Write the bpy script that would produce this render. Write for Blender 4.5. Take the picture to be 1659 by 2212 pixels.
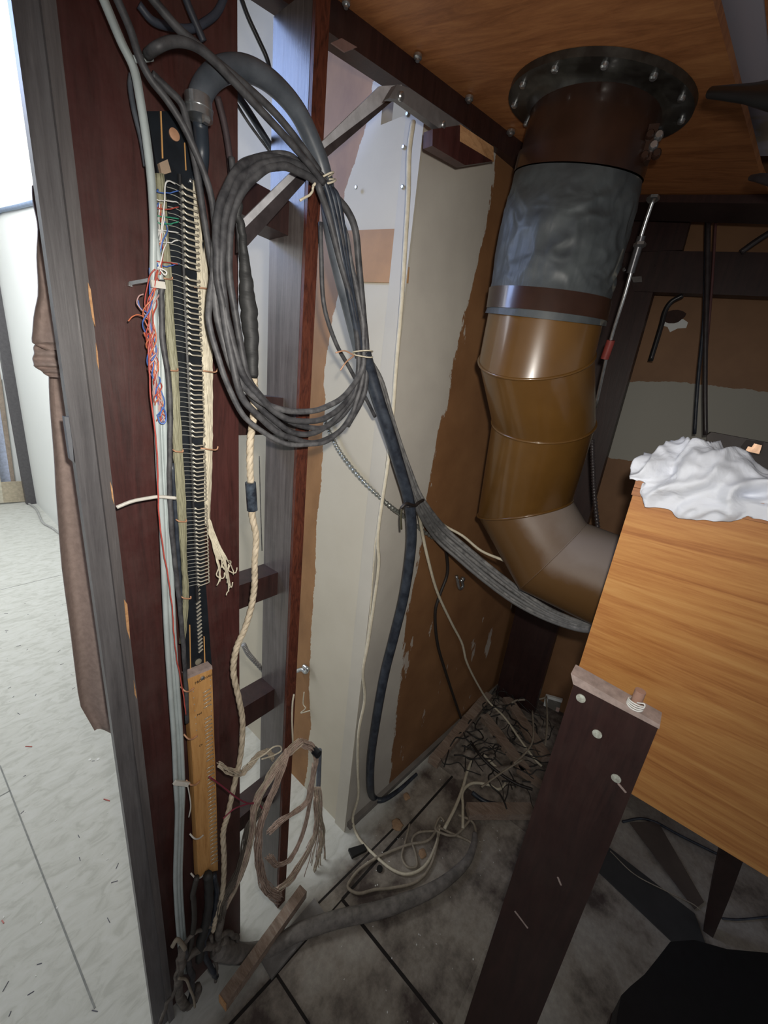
import bpy, bmesh, math, random
from mathutils import Vector, Matrix, noise
random.seed(7)
S = bpy.context.scene
for o in list(bpy.data.objects): bpy.data.objects.remove(o)

# ------------------------------------------------------------------ camera
FPX, CX, CY, H = 831.0, 829.5, 1106.0, 1.5
down = Vector((-305.0, 2644.0, FPX)).normalized()
ay = -(down.x*(1521-CX) + down.z*FPX)/down.y
Xa = Vector((1521-CX, ay, FPX)).normalized()
Za = -down
Ya = Za.cross(Xa)
CAM = Vector((0, 0, H))
def ray(px, py):
    c = Vector((px-CX, py-CY, FPX))
    return Vector((Xa.dot(c), Ya.dot(c), Za.dot(c)))
FWD = ray(CX, CY).normalized()
cam_d = bpy.data.cameras.new('camera'); cam = bpy.data.objects.new('camera', cam_d)
S.collection.objects.link(cam)
r_ = (ray(CX+1, CY)-ray(CX, CY)).normalized(); u_ = -(ray(CX, CY+1)-ray(CX, CY)).normalized()
M = Matrix((r_, u_, -FWD)).transposed().to_4x4(); M.translation = CAM
cam.matrix_world = M
cam_d.sensor_fit = 'HORIZONTAL'; cam_d.sensor_width = 36; cam_d.lens = FPX/1659*36
cam_d.clip_start = 0.02; cam_d.clip_end = 100
S.camera = cam

# ------------------------------------------------------------------ light, world, exposure
W = bpy.data.worlds.new('world'); S.world = W; W.use_nodes = True
W.node_tree.nodes['Background'].inputs[0].default_value = (0.95, 0.96, 1.0, 1)
W.node_tree.nodes['Background'].inputs[1].default_value = 0.26
def lamp(name, kind, loc, energy, color, **k):
    l = bpy.data.lights.new(name, kind); l.energy = energy; l.color = color
    for a, b in k.items(): setattr(l, a, b)
    o = bpy.data.objects.new(name, l); S.collection.objects.link(o); o.location = loc
    return o
def aim(o, target): o.rotation_euler = (Vector(target)-o.location).to_track_quat('-Z', 'Y').to_euler()
fl = lamp('camera_flash', 'SPOT', CAM + r_*0.03 + u_*0.05, 27, (1.0, 0.95, 0.87), spot_size=math.radians(128), spot_blend=1.0, shadow_soft_size=0.012)
aim(fl, CAM + FWD*5 + u_*0.2)
ra = lamp('ceiling_tube_light', 'AREA', (-0.15, 3.3, 2.95), 90, (0.97, 0.985, 1.0), shape='RECTANGLE', size=1.3, size_y=3.0)
aim(ra, (0.75, 3.9, 1.55))
rb = lamp('blue_window_light', 'AREA', (-0.55, 2.1, 2.75), 3.0, (0.38, 0.54, 1.0), shape='RECTANGLE', size=0.7, size_y=0.7, spread=math.radians(60))
aim(rb, (0.474, 0.64, 1.95))
rc = lamp('board_haze_fill', 'AREA', (-0.22, 0.34, 2.55), 1.6, (0.30, 0.42, 1.0), shape='RECTANGLE', size=0.25, size_y=0.25, spread=math.radians(75))  # added lamp without a real source, for a blue haze on the board top
aim(rc, (0.22, 0.62, 2.15))
S.view_settings.view_transform = 'Standard'; S.view_settings.look = 'None'
S.view_settings.gamma = 1; S.view_settings.use_curve_mapping = False
S.view_settings.exposure = 0.0

# ------------------------------------------------------------------ pixel to place
def plane(px, py, n, d):
    r = ray(px, py); return CAM + r*((d-n.dot(CAM))/n.dot(r))
def X(px, py, v): return plane(px, py, Vector((1, 0, 0)), v)
def Y(px, py, v): return plane(px, py, Vector((0, 1, 0)), v)
def Z(px, py, v): return plane(px, py, Vector((0, 0, 1)), v)
def D(px, py, v):
    r = ray(px, py); return CAM + r*(v/math.hypot(r.x, r.y))
WA0, WA1 = Vector((0.768, 0.600, 0)), Vector((1.95, 0.490, 0))
WAn = Vector(((WA1-WA0).y, -(WA1-WA0).x, 0)).normalized()      # faces the camera side (-y)
def A(px, py, off): return plane(px, py, WAn, WAn.dot(WA0)+off)
PNn = Vector((-0.1, -0.2, 1.0))
def Cc(px, py, off=0.0): return plane(px, py, PNn, 1.9103+off)     # the sloping plywood underside
def zc(x, y): return 1.9103+0.1*x+0.2*y
MODE = {'c': Cc, 'x': X, 'y': Y, 'z': Z, 'd': D, 'a': A}
def P(mode, lst, val=None):
    out = []
    for t in lst:
        if len(t) == 4: out.append(MODE[t[2]](t[0], t[1], t[3]))
        elif len(t) == 3: out.append(MODE[mode](*t))
        else: out.append(MODE[mode](t[0], t[1], val))
    return out
def pxr(p, w): return w*max(0.1, (p-CAM).dot(FWD))/FPX/2      # radius of something w pixels wide at p

# ------------------------------------------------------------------ materials
def new_mat(name):
    m = bpy.data.materials.new(name); m.use_nodes = True
    nt = m.node_tree; b = nt.nodes['Principled BSDF']; return m, nt, b
def ramp(nt, fac, stops):
    r = nt.nodes.new('ShaderNodeValToRGB')
    while len(r.color_ramp.elements) < len(stops): r.color_ramp.elements.new(0.5)
    for e, (p, c) in zip(r.color_ramp.elements, stops): e.position = p; e.color = (*c, 1)
    nt.links.new(fac, r.inputs[0]); return r.outputs[0]
def coords(nt, scale=(1, 1, 1), rot=(0, 0, 0), kind='Object'):
    t = nt.nodes.new('ShaderNodeTexCoord'); m = nt.nodes.new('ShaderNodeMapping')
    m.inputs['Scale'].default_value = scale; m.inputs['Rotation'].default_value = rot
    nt.links.new(t.outputs[kind], m.inputs[0]); return m.outputs[0]
def nz(nt, vec, scale, detail=6, rough=0.6, dist=0):
    n = nt.nodes.new('ShaderNodeTexNoise'); n.inputs['Scale'].default_value = scale
    n.inputs['Detail'].default_value = detail; n.inputs['Roughness'].default_value = rough
    n.inputs['Distortion'].default_value = dist
    nt.links.new(vec, n.inputs['Vector']); return n.outputs['Fac']
def bump(nt, b, h, strength=0.3, dist=0.002):
    n = nt.nodes.new('ShaderNodeBump'); n.inputs['Strength'].default_value = strength
    n.inputs['Distance'].default_value = dist
    nt.links.new(h, n.inputs['Height']); nt.links.new(n.outputs[0], b.inputs['Normal'])
def mixc(nt, fac, a, c):
    m = nt.nodes.new('ShaderNodeMix'); m.data_type = 'RGBA'
    for i, v in ((0, fac), (6, a), (7, c)):
        if isinstance(v, tuple): m.inputs[i].default_value = (*v, 1)
        elif isinstance(v, (int, float)): m.inputs[i].default_value = v
        else: nt.links.new(v, m.inputs[i])
    return m.outputs[2]
def math_(nt, op, a, b=None, c=None):
    m = nt.nodes.new('ShaderNodeMath'); m.operation = op
    for i, v in enumerate((a, b, c)):
        if v is None: continue
        if isinstance(v, (int, float)): m.inputs[i].default_value = v
        else: nt.links.new(v, m.inputs[i])
    return m.outputs[0]
def simple(name, c, rough=0.5, metal=0.0, var=0.25, scale=40, bmp=0.15, coat=0, spec=0.5, c2=None, lo=0.35, hi=0.65, stretch=(1, 1, 1)):
    m, nt, b = new_mat(name)
    f = nz(nt, coords(nt, stretch), scale)
    c2 = c2 or tuple(x*(1-var) for x in c)
    nt.links.new(ramp(nt, f, [(lo, c2), (hi, c)]), b.inputs['Base Color'])
    b.inputs['Roughness'].default_value = rough; b.inputs['Metallic'].default_value = metal
    b.inputs['Coat Weight'].default_value = coat; b.inputs['Coat Roughness'].default_value = 0.12
    b.inputs['Specular IOR Level'].default_value = spec
    if bmp: bump(nt, b, f, bmp)
    return m
def wood(name, cols, stretch, scale=6, rough=0.4, rot=(0, 0, 0), dust=None, coat=0, bmp=0.15, dist=1.5, dscale=5):
    m, nt, b = new_mat(name)
    v = coords(nt, stretch, rot)
    f = nz(nt, v, scale, 8, 0.62, dist); g = nz(nt, v, scale*9, 4, 0.7)
    h = math_(nt, 'ADD', math_(nt, 'MULTIPLY', f, 0.72), math_(nt, 'MULTIPLY', g, 0.28))
    n = len(cols)
    col = ramp(nt, h, [(0.33+0.34*i/(n-1), c) for i, c in enumerate(cols)])
    if dust:
        d = nz(nt, coords(nt), dscale, 8, 0.7)
        col = mixc(nt, ramp(nt, d, [(0.45, (0, 0, 0)), (0.75, (dust[1],)*3)]), col, dust[0])
    nt.links.new(col, b.inputs['Base Color'])
    b.inputs['Roughness'].default_value = rough; b.inputs['Coat Weight'].default_value = coat
    b.inputs['Coat Roughness'].default_value = 0.2
    bump(nt, b, h, bmp)
    return m
MAH = wood('mahogany_stain', [(0.030, 0.010, 0.009), (0.060, 0.019, 0.017), (0.085, 0.028, 0.026)], (8, 8, 0.7), 5, 0.42, dust=((0.15, 0.11, 0.10), 0.35))
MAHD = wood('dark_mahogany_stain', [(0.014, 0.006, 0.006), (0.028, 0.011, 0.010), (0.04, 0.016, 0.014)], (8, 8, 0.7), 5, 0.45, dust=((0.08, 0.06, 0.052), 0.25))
POSTW = wood('worn_dark_post_wood', [(0.036, 0.030, 0.029), (0.078, 0.064, 0.060), (0.125, 0.108, 0.102)], (9, 9, 0.5), 6, 0.33, dust=((0.19, 0.17, 0.17), 0.4), bmp=0.2)
POSTR = wood('red_grained_post_wood', [(0.020, 0.006, 0.004), (0.085, 0.022, 0.012), (0.13, 0.038, 0.02)], (14, 14, 3.0), 5, 0.5, dist=3, bmp=0.3)
TRIMW = wood('dusty_grey_wood', [(0.070, 0.066, 0.070), (0.118, 0.112, 0.116), (0.17, 0.165, 0.17)], (9, 9, 0.5), 6, 0.36, dust=((0.2, 0.19, 0.19), 0.4))
TRIML = wood('light_grey_wood_edge', [(0.085, 0.078, 0.08), (0.12, 0.11, 0.11), (0.17, 0.16, 0.16)], (9, 9, 0.5), 6, 0.36)
CASEW = wood('orange_mahogany_veneer', [(0.33, 0.12, 0.035), (0.47, 0.20, 0.060), (0.56, 0.27, 0.085), (0.62, 0.33, 0.115)], (2, 0.8, 14), 2.3, 0.33, rot=(0.10, 0, 0), coat=0.25, dist=1.2, bmp=0.05)
PLYW = wood('ceiling_plywood', [(0.27, 0.095, 0.030), (0.42, 0.165, 0.058), (0.54, 0.235, 0.085)], (7, 1.2, 1), 4, 0.55, rot=(0, 0, 0.5), dist=2)
BLOCKW = wood('raw_end_grain', [(0.35, 0.17, 0.07), (0.55, 0.30, 0.14), (0.66, 0.38, 0.19)], (3, 12, 12), 6, 0.7)
PALEW = wood('dusty_timber', [(0.15, 0.10, 0.07), (0.28, 0.20, 0.15), (0.38, 0.31, 0.25)], (10, 2, 10), 5, 0.85, dust=((0.25, 0.22, 0.19), 0.8))
SAWN = simple('sawn_grey_end', (0.42, 0.33, 0.30), 0.85, scale=60, var=0.35)
TBW = wood('terminal_board_wood', [(0.42, 0.20, 0.06), (0.58, 0.31, 0.11), (0.66, 0.38, 0.15)], (10, 10, 1), 5, 0.5)
BLK = simple('black_strip', (0.012, 0.016, 0.022), 0.4, scale=30, var=0.5)
CAB = simple('dusty_black_cable', (0.085, 0.085, 0.09), 0.55, scale=55, c2=(0.030, 0.030, 0.034), bmp=0.25)
CABB = simple('blue_black_cable', (0.045, 0.056, 0.075), 0.42, scale=40, c2=(0.014, 0.018, 0.028), bmp=0.2)
HOSE = simple('grey_rubber_hose', (0.11, 0.125, 0.145), 0.4, scale=25, c2=(0.06, 0.07, 0.085), bmp=0.1)
CABG = simple('dusty_grey_cable', (0.24, 0.235, 0.23), 0.7, scale=50, c2=(0.09, 0.09, 0.09))
PVC = simple('pale_grey_sheath', (0.46, 0.52, 0.52), 0.4, scale=20, var=0.2)
CREAM = simple('cream_wire', (0.68, 0.62, 0.48), 0.55, scale=80, var=0.2)
CORD = simple('cream_braided_cord', (0.62, 0.53, 0.40), 0.75, scale=60, c2=(0.42, 0.35, 0.25))
OLIVE = simple('olive_wire', (0.34, 0.33, 0.22), 0.5, scale=60, var=0.3, stretch=(10, 10, 1))
DWIRE = simple('dusty_floor_wire', (0.36, 0.31, 0.24), 0.75, scale=60, var=0.3)
SOLDER = simple('solder_metal', (0.75, 0.70, 0.58), 0.35, 0.5, scale=90, var=0.3)
STEEL = simple('zinc_steel', (0.62, 0.64, 0.65), 0.28, 0.9, scale=50, var=0.3)
IRON = simple('dark_painted_iron', (0.055, 0.045, 0.047), 0.35, scale=40, var=0.4)
DUST = simple('dusty_iron_top', (0.55, 0.55, 0.58), 0.6, scale=40, var=0.3)
RED = simple('red_wire', (0.50, 0.085, 0.065), 0.4, scale=50); BLUE = simple('blue_wire', (0.08, 0.18, 0.55), 0.4, scale=50)
WHT = simple('white_wire', (0.8, 0.8, 0.78), 0.4, scale=50, var=0.1); GRN = simple('green_wire', (0.05, 0.33, 0.2), 0.4, scale=50)
ORG = simple('orange_wire', (0.65, 0.2, 0.1), 0.4, scale=50); PNK = simple('pink_wire', (0.6, 0.38, 0.36), 0.5, scale=50)
COP = simple('copper', (0.60, 0.33, 0.20), 0.5, 0.2, scale=60)
NYLON = simple('clear_nylon', (0.68, 0.66, 0.60), 0.4, scale=60, var=0.15)
HAIR = simple('frayed_pink_cotton', (0.60, 0.46, 0.38), 0.8, scale=70, c2=(0.36, 0.26, 0.21))
HAIR2 = simple('frayed_beige_cotton', (0.62, 0.53, 0.41), 0.8, scale=70, var=0.35)
DUCT = simple('brown_enamel_duct', (0.125, 0.060, 0.014), 0.30, scale=9, c2=(0.10, 0.047, 0.011), coat=0.5, bmp=0.04)
DUCTD = simple('dusty_brown_duct', (0.20, 0.155, 0.12), 0.55, scale=7, c2=(0.115, 0.062, 0.022), lo=0.42, hi=0.52, coat=0.15, bmp=0.03)
m_, nt_, b_ = new_mat('dust_settled_duct')
gn = nt_.nodes.new('ShaderNodeNewGeometry'); sp_ = nt_.nodes.new('ShaderNodeSeparateXYZ'); nt_.links.new(gn.outputs['Normal'], sp_.inputs[0])
kd = ramp(nt_, math_(nt_, 'ADD', sp_.outputs[2], math_(nt_, 'MULTIPLY', math_(nt_, 'SUBTRACT', nz(nt_, coords(nt_), 9), 0.5), 0.7)), [(0.02, (0, 0, 0)), (0.62, (1, 1, 1))])
nt_.links.new(mixc(nt_, kd, (0.105, 0.052, 0.016), (0.215, 0.175, 0.15)), b_.inputs['Base Color'])
nt_.links.new(ramp(nt_, kd, [(0.0, (0.33,)*3), (0.8, (0.75,)*3)]), b_.inputs['Roughness']); DUCTD = m_
COLL = simple('dark_brown_enamel', (0.036, 0.016, 0.010), 0.32, scale=14, var=0.4, coat=0.4, bmp=0.05)
FLAN = simple('dusty_black_flange', (0.060, 0.058, 0.050), 0.42, scale=22, c2=(0.012, 0.010, 0.008), lo=0.42, hi=0.75, coat=0.2)
CLOTHB = simple('curtain_brown_cloth', (0.40, 0.31, 0.275), 0.9, scale=120, var=0.2, bmp=0.3)
BLACKC = simple('black_seat_cover', (0.010, 0.010, 0.012), 0.6, scale=80)
RUBBER = simple('grey_debris', (0.30, 0.26, 0.22), 0.95, scale=30, c2=(0.12, 0.10, 0.085), bmp=0.6)
TARP = None
def sleeve_mat():
    m, nt, b = new_mat('rubberised_black_cloth')
    v = coords(nt, (1, 1, 0.6), (0.5, 0.3, 0)); f = nz(nt, v, 7, 3, 0.5, 2.2); g = nz(nt, v, 2.6, 2, 0.5)
    line = math_(nt, 'SUBTRACT', 1.0, math_(nt, 'MULTIPLY', math_(nt, 'ABSOLUTE', math_(nt, 'SUBTRACT', f, 0.5)), 26.0))
    cl = nt.nodes.new('ShaderNodeClamp'); nt.links.new(line, cl.inputs[0])
    k = math_(nt, 'MULTIPLY', cl.outputs[0], math_(nt, 'GREATER_THAN', g, 0.53))
    base = ramp(nt, nz(nt, coords(nt), 18), [(0.35, (0.040, 0.046, 0.050)), (0.7, (0.070, 0.080, 0.084))])
    nt.links.new(mixc(nt, math_(nt, 'MULTIPLY', k, 0.55), base, (0.22, 0.21, 0.17)), b.inputs['Base Color'])
    b.inputs['Roughness'].default_value = 0.5
    bump(nt, b, f, 0.5, 0.01); return m
SLEEVE = sleeve_mat()
def cloth_mat():
    m, nt, b = new_mat('white_cotton')
    b.inputs['Base Color'].default_value = (0.74, 0.77, 0.84, 1); b.inputs['Roughness'].default_value = 0.85
    b.inputs['Subsurface Weight'].default_value = 0.15; b.inputs['Subsurface Radius'].default_value = (0.01, 0.01, 0.01)
    f = nz(nt, coords(nt, (1, 1, 1)), 14, 3, 0.5, 1.5); bump(nt, b, f, 0.4, 0.012); return m
COTTON = cloth_mat()

def curve_of(nt, val, pts, lo, hi, vlo, vhi):
    # piecewise map: val in lo..hi to value in vlo..vhi
    fc = nt.nodes.new('ShaderNodeFloatCurve'); c = fc.mapping.curves[0]
    q = sorted(((p-lo)/(hi-lo), (v-vlo)/(vhi-vlo)) for p, v in pts)
    c.points[0].location = q[0]; c.points[1].location = q[-1]
    for a in q[1:-1]: c.points.new(*a)
    for p in c.points: p.handle_type = 'VECTOR'
    fc.mapping.update()
    nt.links.new(math_(nt, 'DIVIDE', math_(nt, 'SUBTRACT', val, lo), hi-lo), fc.inputs['Value'])
    return math_(nt, 'MULTIPLY_ADD', fc.outputs[0], vhi-vlo, vlo)
def sep(nt):
    g = nt.nodes.new('ShaderNodeNewGeometry'); s = nt.nodes.new('ShaderNodeSeparateXYZ')
    nt.links.new(g.outputs['Position'], s.inputs[0]); return g.outputs['Position'], s.outputs
def mapped(nt, pos, sc):
    m = nt.nodes.new('ShaderNodeMapping'); m.inputs['Scale'].default_value = sc; nt.links.new(pos, m.inputs[0]); return m.outputs[0]
CRC, CRC2 = (0.52, 0.475, 0.38), (0.58, 0.535, 0.435)
HB, HB2 = (0.24, 0.115, 0.042), (0.36, 0.185, 0.073)
def wall_b_mat():          # the cream painted wall with a bare hardboard band; y runs along the wall
    m, nt, b = new_mat('cream_painted_hardboard'); pos, s = sep(nt); y, z = s[1], s[2]
    bd = [(X(px, py, 0.765).z, X(px, py, 0.765).y) for px, py in [(838, 110), (800, 180), (790, 270), (768, 330), (745, 420), (750, 590), (722, 680), (706, 760), (698, 900), (692, 1040), (682, 1180), (674, 1350), (668, 1480), (672, 1570), (664, 1640)]]
    n = nz(nt, mapped(nt, pos, (1, 1, 0.5)), 12, 8, 0.7)
    edge = math_(nt, 'ADD', curve_of(nt, z, bd, 0.0, 2.6, 0.0, 1.5), math_(nt, 'MULTIPLY', math_(nt, 'SUBTRACT', n, 0.5), 0.06))
    k = math_(nt, 'MULTIPLY', math_(nt, 'GREATER_THAN', y, edge), math_(nt, 'LESS_THAN', y, 0.955))
    cream = ramp(nt, nz(nt, pos, 4), [(0.3, CRC), (0.7, CRC2)])
    brown = ramp(nt, nz(nt, mapped(nt, pos, (1, 2, 1)), 7), [(0.3, HB), (0.7, HB2)])
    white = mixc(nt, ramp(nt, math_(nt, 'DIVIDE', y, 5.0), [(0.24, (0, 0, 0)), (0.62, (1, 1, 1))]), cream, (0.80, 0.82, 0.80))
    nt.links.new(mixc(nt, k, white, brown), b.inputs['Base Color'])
    b.inputs['Roughness'].default_value = 0.55; bump(nt, b, nz(nt, pos, 60), 0.08); return m
def wall_a_mat():
    m, nt, b = new_mat('part_painted_hardboard'); pos, s = sep(nt); x, z = s[0], s[2]
    bd = []
    for px, py in [(1066, 340), (1060, 440), (1035, 560), (1012, 650), (985, 760), (962, 880), (935, 1000), (925, 1080), (905, 1200), (878, 1330), (868, 1450), (855, 1540), (842, 1700)]:
        q = A(px, py, 0); bd.append((q.z, q.x))
    n = nz(nt, mapped(nt, pos, (2.0, 1, 0.6)), 11, 9, 0.75)
    edge = math_(nt, 'ADD', curve_of(nt, z, bd, 0.0, 2.6, 0.5, 2.0), math_(nt, 'MULTIPLY', math_(nt, 'SUBTRACT', n, 0.5), 0.10))
    k = math_(nt, 'GREATER_THAN', x, edge)
    # loose smears of paint on the bare board
    sm = nt.nodes.new('ShaderNodeMapping'); sm.inputs['Rotation'].default_value = (0, 0.5, 0); sm.inputs['Scale'].default_value = (3.0, 1, 0.9); nt.links.new(pos, sm.inputs[0])
    smear = math_(nt, 'GREATER_THAN', math_(nt, 'SUBTRACT', nz(nt, sm.outputs[0], 3.6, 9, 0.65), math_(nt, 'MULTIPLY', z, 0.035)), 0.60)
    k2 = math_(nt, 'MULTIPLY', k, math_(nt, 'SUBTRACT', 1.0, math_(nt, 'MULTIPLY', smear, 0.7)))
    cream = ramp(nt, nz(nt, pos, 5), [(0.3, (0.46, 0.43, 0.385)), (0.7, (0.56, 0.53, 0.47))])
    brown = ramp(nt, nz(nt, pos, 6), [(0.3, (0.185, 0.086, 0.036)), (0.7, (0.27, 0.135, 0.058))])
    nt.links.new(mixc(nt, k2, cream, brown), b.inputs['Base Color'])
    b.inputs['Roughness'].default_value = 0.55; bump(nt, b, nz(nt, pos, 50), 0.08); return m
def wall_c_mat():
    m, nt, b = new_mat('back_wall_board'); pos, s = sep(nt); z = s[2]
    n = math_(nt, 'MULTIPLY', math_(nt, 'SUBTRACT', nz(nt, pos, 4, 6, 0.6), 0.5), 0.10)
    zz = math_(nt, 'ADD', z, n)
    k = math_(nt, 'MULTIPLY', math_(nt, 'LESS_THAN', zz, 1.655), math_(nt, 'GREATER_THAN', zz, 1.33))
    sm = math_(nt, 'GREATER_THAN', nz(nt, mapped(nt, pos, (1, 1, 1.4)), 4.0, 7, 0.6), 0.66)
    k = math_(nt, 'MAXIMUM', k, math_(nt, 'MULTIPLY', sm, 0.6))
    brown = ramp(nt, nz(nt, pos, 5), [(0.3, (0.20, 0.10, 0.045)), (0.7, (0.29, 0.15, 0.070))])
    nt.links.new(mixc(nt, k, brown, (0.40, 0.39, 0.34)), b.inputs['Base Color'])
    b.inputs['Roughness'].default_value = 0.6; return m
def floor_mat():
    m, nt, b = new_mat('floor_tile_and_dirt'); pos, s = sep(nt); x, y = s[0], s[1]
    mp = nt.nodes.new('ShaderNodeMapping'); mp.inputs['Rotation'].default_value = (0, 0, 0.6); mp.inputs['Scale'].default_value = (1, 2.2, 1); nt.links.new(pos, mp.inputs[0])
    marb = ramp(nt, nz(nt, mp.outputs[0], 14, 7, 0.6, 1.2), [(0.36, (0.49, 0.495, 0.455)), (0.50, (0.575, 0.58, 0.54)), (0.68, (0.62, 0.625, 0.595))])
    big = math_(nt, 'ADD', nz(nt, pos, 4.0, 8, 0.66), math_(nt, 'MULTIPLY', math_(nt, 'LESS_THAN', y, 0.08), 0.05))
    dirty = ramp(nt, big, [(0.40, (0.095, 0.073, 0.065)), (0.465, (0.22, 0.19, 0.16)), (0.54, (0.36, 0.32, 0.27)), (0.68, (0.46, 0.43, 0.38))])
    fine = ramp(nt, nz(nt, pos, 55, 5, 0.7), [(0.3, (0.6, 0.6, 0.6)), (0.7, (1, 1, 1))])
    mm = nt.nodes.new('ShaderNodeMix'); mm.data_type = 'RGBA'; mm.blend_type = 'MULTIPLY'; mm.inputs[0].default_value = 0.7
    nt.links.new(dirty, mm.inputs[6]); nt.links.new(fine, mm.inputs[7])
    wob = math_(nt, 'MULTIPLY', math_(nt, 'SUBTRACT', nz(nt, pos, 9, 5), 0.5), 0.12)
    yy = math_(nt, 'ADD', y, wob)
    tile_zone = nt.nodes.new('ShaderNodeMapRange'); tile_zone.inputs[1].default_value = 0.50; tile_zone.inputs[2].default_value = 0.56  # inner floor has a darker base with dirt blotches, pale tile beyond
    nt.links.new(yy, tile_zone.inputs[0])
    nt.links.new(mixc(nt, tile_zone.outputs[0], mm.outputs[2], marb), b.inputs['Base Color'])
    b.inputs['Roughness'].default_value = 0.6; b.inputs['Specular IOR Level'].default_value = 0.3
    bump(nt, b, nz(nt, pos, 40, 6), 0.15); return m
SEAM = simple('seam_grime', (0.018, 0.014, 0.012), 0.9)
SEAML = simple('pale_seam', (0.30, 0.31, 0.30), 0.9)

# ------------------------------------------------------------------ builders
def link(o): S.collection.objects.link(o)
def mesh(name, bm, mat, parent=None, base=None, smooth=False):
    """one mesh object; world-space bmesh, shifted to its own origin"""
    if base is None:
        if parent is not None: base = parent['_b'] if '_b' in parent else (0, 0, 0)
        else:
            vs = [v.co for v in bm.verts]
            base = (sum(v.x for v in vs)/len(vs), sum(v.y for v in vs)/len(vs), min(v.z for v in vs))
    base = Vector(base)
    bmesh.ops.translate(bm, verts=bm.verts, vec=-base)
    bmesh.ops.recalc_face_normals(bm, faces=bm.faces)
    me = bpy.data.meshes.new(name); bm.to_mesh(me); bm.free()
    if smooth:
        for p in me.polygons: p.use_smooth = True
        if smooth != True:
            me.set_sharp_from_angle(angle=math.radians(smooth))
    me.materials.append(mat)
    o = bpy.data.objects.new(name, me); link(o)
    if parent is None: o.location = base
    else: o.parent = parent
    o['_b'] = tuple(base)
    return o
def tag(o, label=None, cat=None, group=None, kind=None):
    if label: o['label'] = label
    if cat: o['category'] = cat
    if group: o['group'] = group
    if kind: o['kind'] = kind
    return o
def thing(name, label, cat, loc, group=None, kind=None):
    o = bpy.data.objects.new(name, None); link(o); o.location = loc; o.empty_display_size = 0.05
    o['_b'] = tuple(loc); return tag(o, label, cat, group, kind)
def NB(): return bmesh.new()
def prism(bm, pts, ext):
    a = [bm.verts.new(p) for p in pts]; b = [bm.verts.new(Vector(p)+Vector(ext)) for p in pts]; n = len(pts)
    bm.faces.new(a); bm.faces.new(b[::-1])
    for i in range(n): bm.faces.new((a[i], b[i], b[(i+1) % n], a[(i+1) % n]))
    return bm
def box(bm, x0, x1, y0, y1, z0, z1):
    return prism(bm, [(x0, y0, z0), (x1, y0, z0), (x1, y1, z0), (x0, y1, z0)], (0, 0, z1-z0))
def bar(bm, a, b, w, h, up=Vector((0, 0, 1))):
    a = Vector(a); b = Vector(b); t = (b-a).normalized(); s = t.cross(up).normalized(); u = s.cross(t)
    return prism(bm, [a-s*w/2-u*h/2, a+s*w/2-u*h/2, a+s*w/2+u*h/2, a-s*w/2+u*h/2], b-a)
def bevel(bm, w=0.002, seg=2):
    es = [e for e in bm.edges if len(e.link_faces) == 2 and e.calc_face_angle(0) > 0.6]
    bmesh.ops.bevel(bm, geom=es, offset=w, segments=seg, affect='EDGES', profile=0.7)
    return bm
def crom(pts, n=8):
    pts = [Vector(p) for p in pts]
    if len(pts) < 3: return [pts[0].lerp(pts[1], i/n) for i in range(n+1)]
    q = [pts[0]*2-pts[1]]+pts+[pts[-1]*2-pts[-2]]; out = []
    for i in range(1, len(q)-2):
        p0, p1, p2, p3 = q[i-1:i+3]
        for k in range(n):
            t = k/n
            out.append(0.5*((2*p1)+(p2-p0)*t+(2*p0-5*p1+4*p2-p3)*t*t+(3*p1-p0-3*p2+p3)*t**3))
    out.append(pts[-1]); return out
def frames(path):
    T = [(path[min(i+1, len(path)-1)]-path[max(i-1, 0)]).normalized() for i in range(len(path))]
    u = T[0].orthogonal().normalized(); F = []
    for t in T:
        u = (u-t*u.dot(t)); u = u.normalized() if u.length > 1e-6 else t.orthogonal().normalized()
        F.append((t, u, t.cross(u)))
    return F
def tube(bm, path, r, seg=8, cap=True, fn=None, closed=False):
    F = frames(path); rings = []; N = len(path)
    for i, (p, (t, u, v)) in enumerate(zip(path, F)):
        rr = r[i] if isinstance(r, (list, tuple)) else r
        if fn: rr = rr*fn(i/(N-1))
        rings.append([bm.verts.new(p+(u*math.cos(2*math.pi*k/seg)+v*math.sin(2*math.pi*k/seg))*rr) for k in range(seg)])
    for i in range(N-1):
        for k in range(seg):
            bm.faces.new((rings[i][k], rings[i+1][k], rings[i+1][(k+1) % seg], rings[i][(k+1) % seg]))
    if cap: bm.faces.new(rings[0][::-1]); bm.faces.new(rings[-1])
    return bm
def wob(path, a, f, seed=0):
    return [p+Vector((noise.noise(Vector((i*f, seed, 0))), noise.noise(Vector((i*f, seed, 9))), noise.noise(Vector((i*f, seed, 17)))))*a for i, p in enumerate(path)]
def cable(bm, pts, w, n=8, seg=8, a=0, f=0.3, seed=0, fn=None):
    p = crom(pts, n); r = pxr(p[len(p)//2], w)
    if a: p = wob(p, a, f, seed)
    return tube(bm, p, r, seg, fn=fn)
def strands(bm, path, R, r, n, turns, seg=5):
    F = frames(path); N = len(path)
    for s in range(n):
        q = []
        for i, (p, (t, u, v)) in enumerate(zip(path, F)):
            ang = 2*math.pi*(s/n+turns*i/(N-1)); q.append(p+(u*math.cos(ang)+v*math.sin(ang))*R)
        tube(bm, q, r, seg)
    return bm
def disc(bm, c, n, r, h, seg=16, dome=0.0):
    n = Vector(n).normalized(); c = Vector(c)
    path = [c, c+n*h*0.7, c+n*h]
    return tube(bm, path, [r, r, r*(0.7 if dome else 1)], seg)
def ringtie(bm, c, t, R, r, seg=20):
    t = Vector(t).normalized(); u = t.orthogonal().normalized(); v = t.cross(u)
    p = [c+(u*math.cos(2*math.pi*i/seg)+v*math.sin(2*math.pi*i/seg))*R for i in range(seg+1)]
    return tube(bm, p, r, 6)
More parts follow.
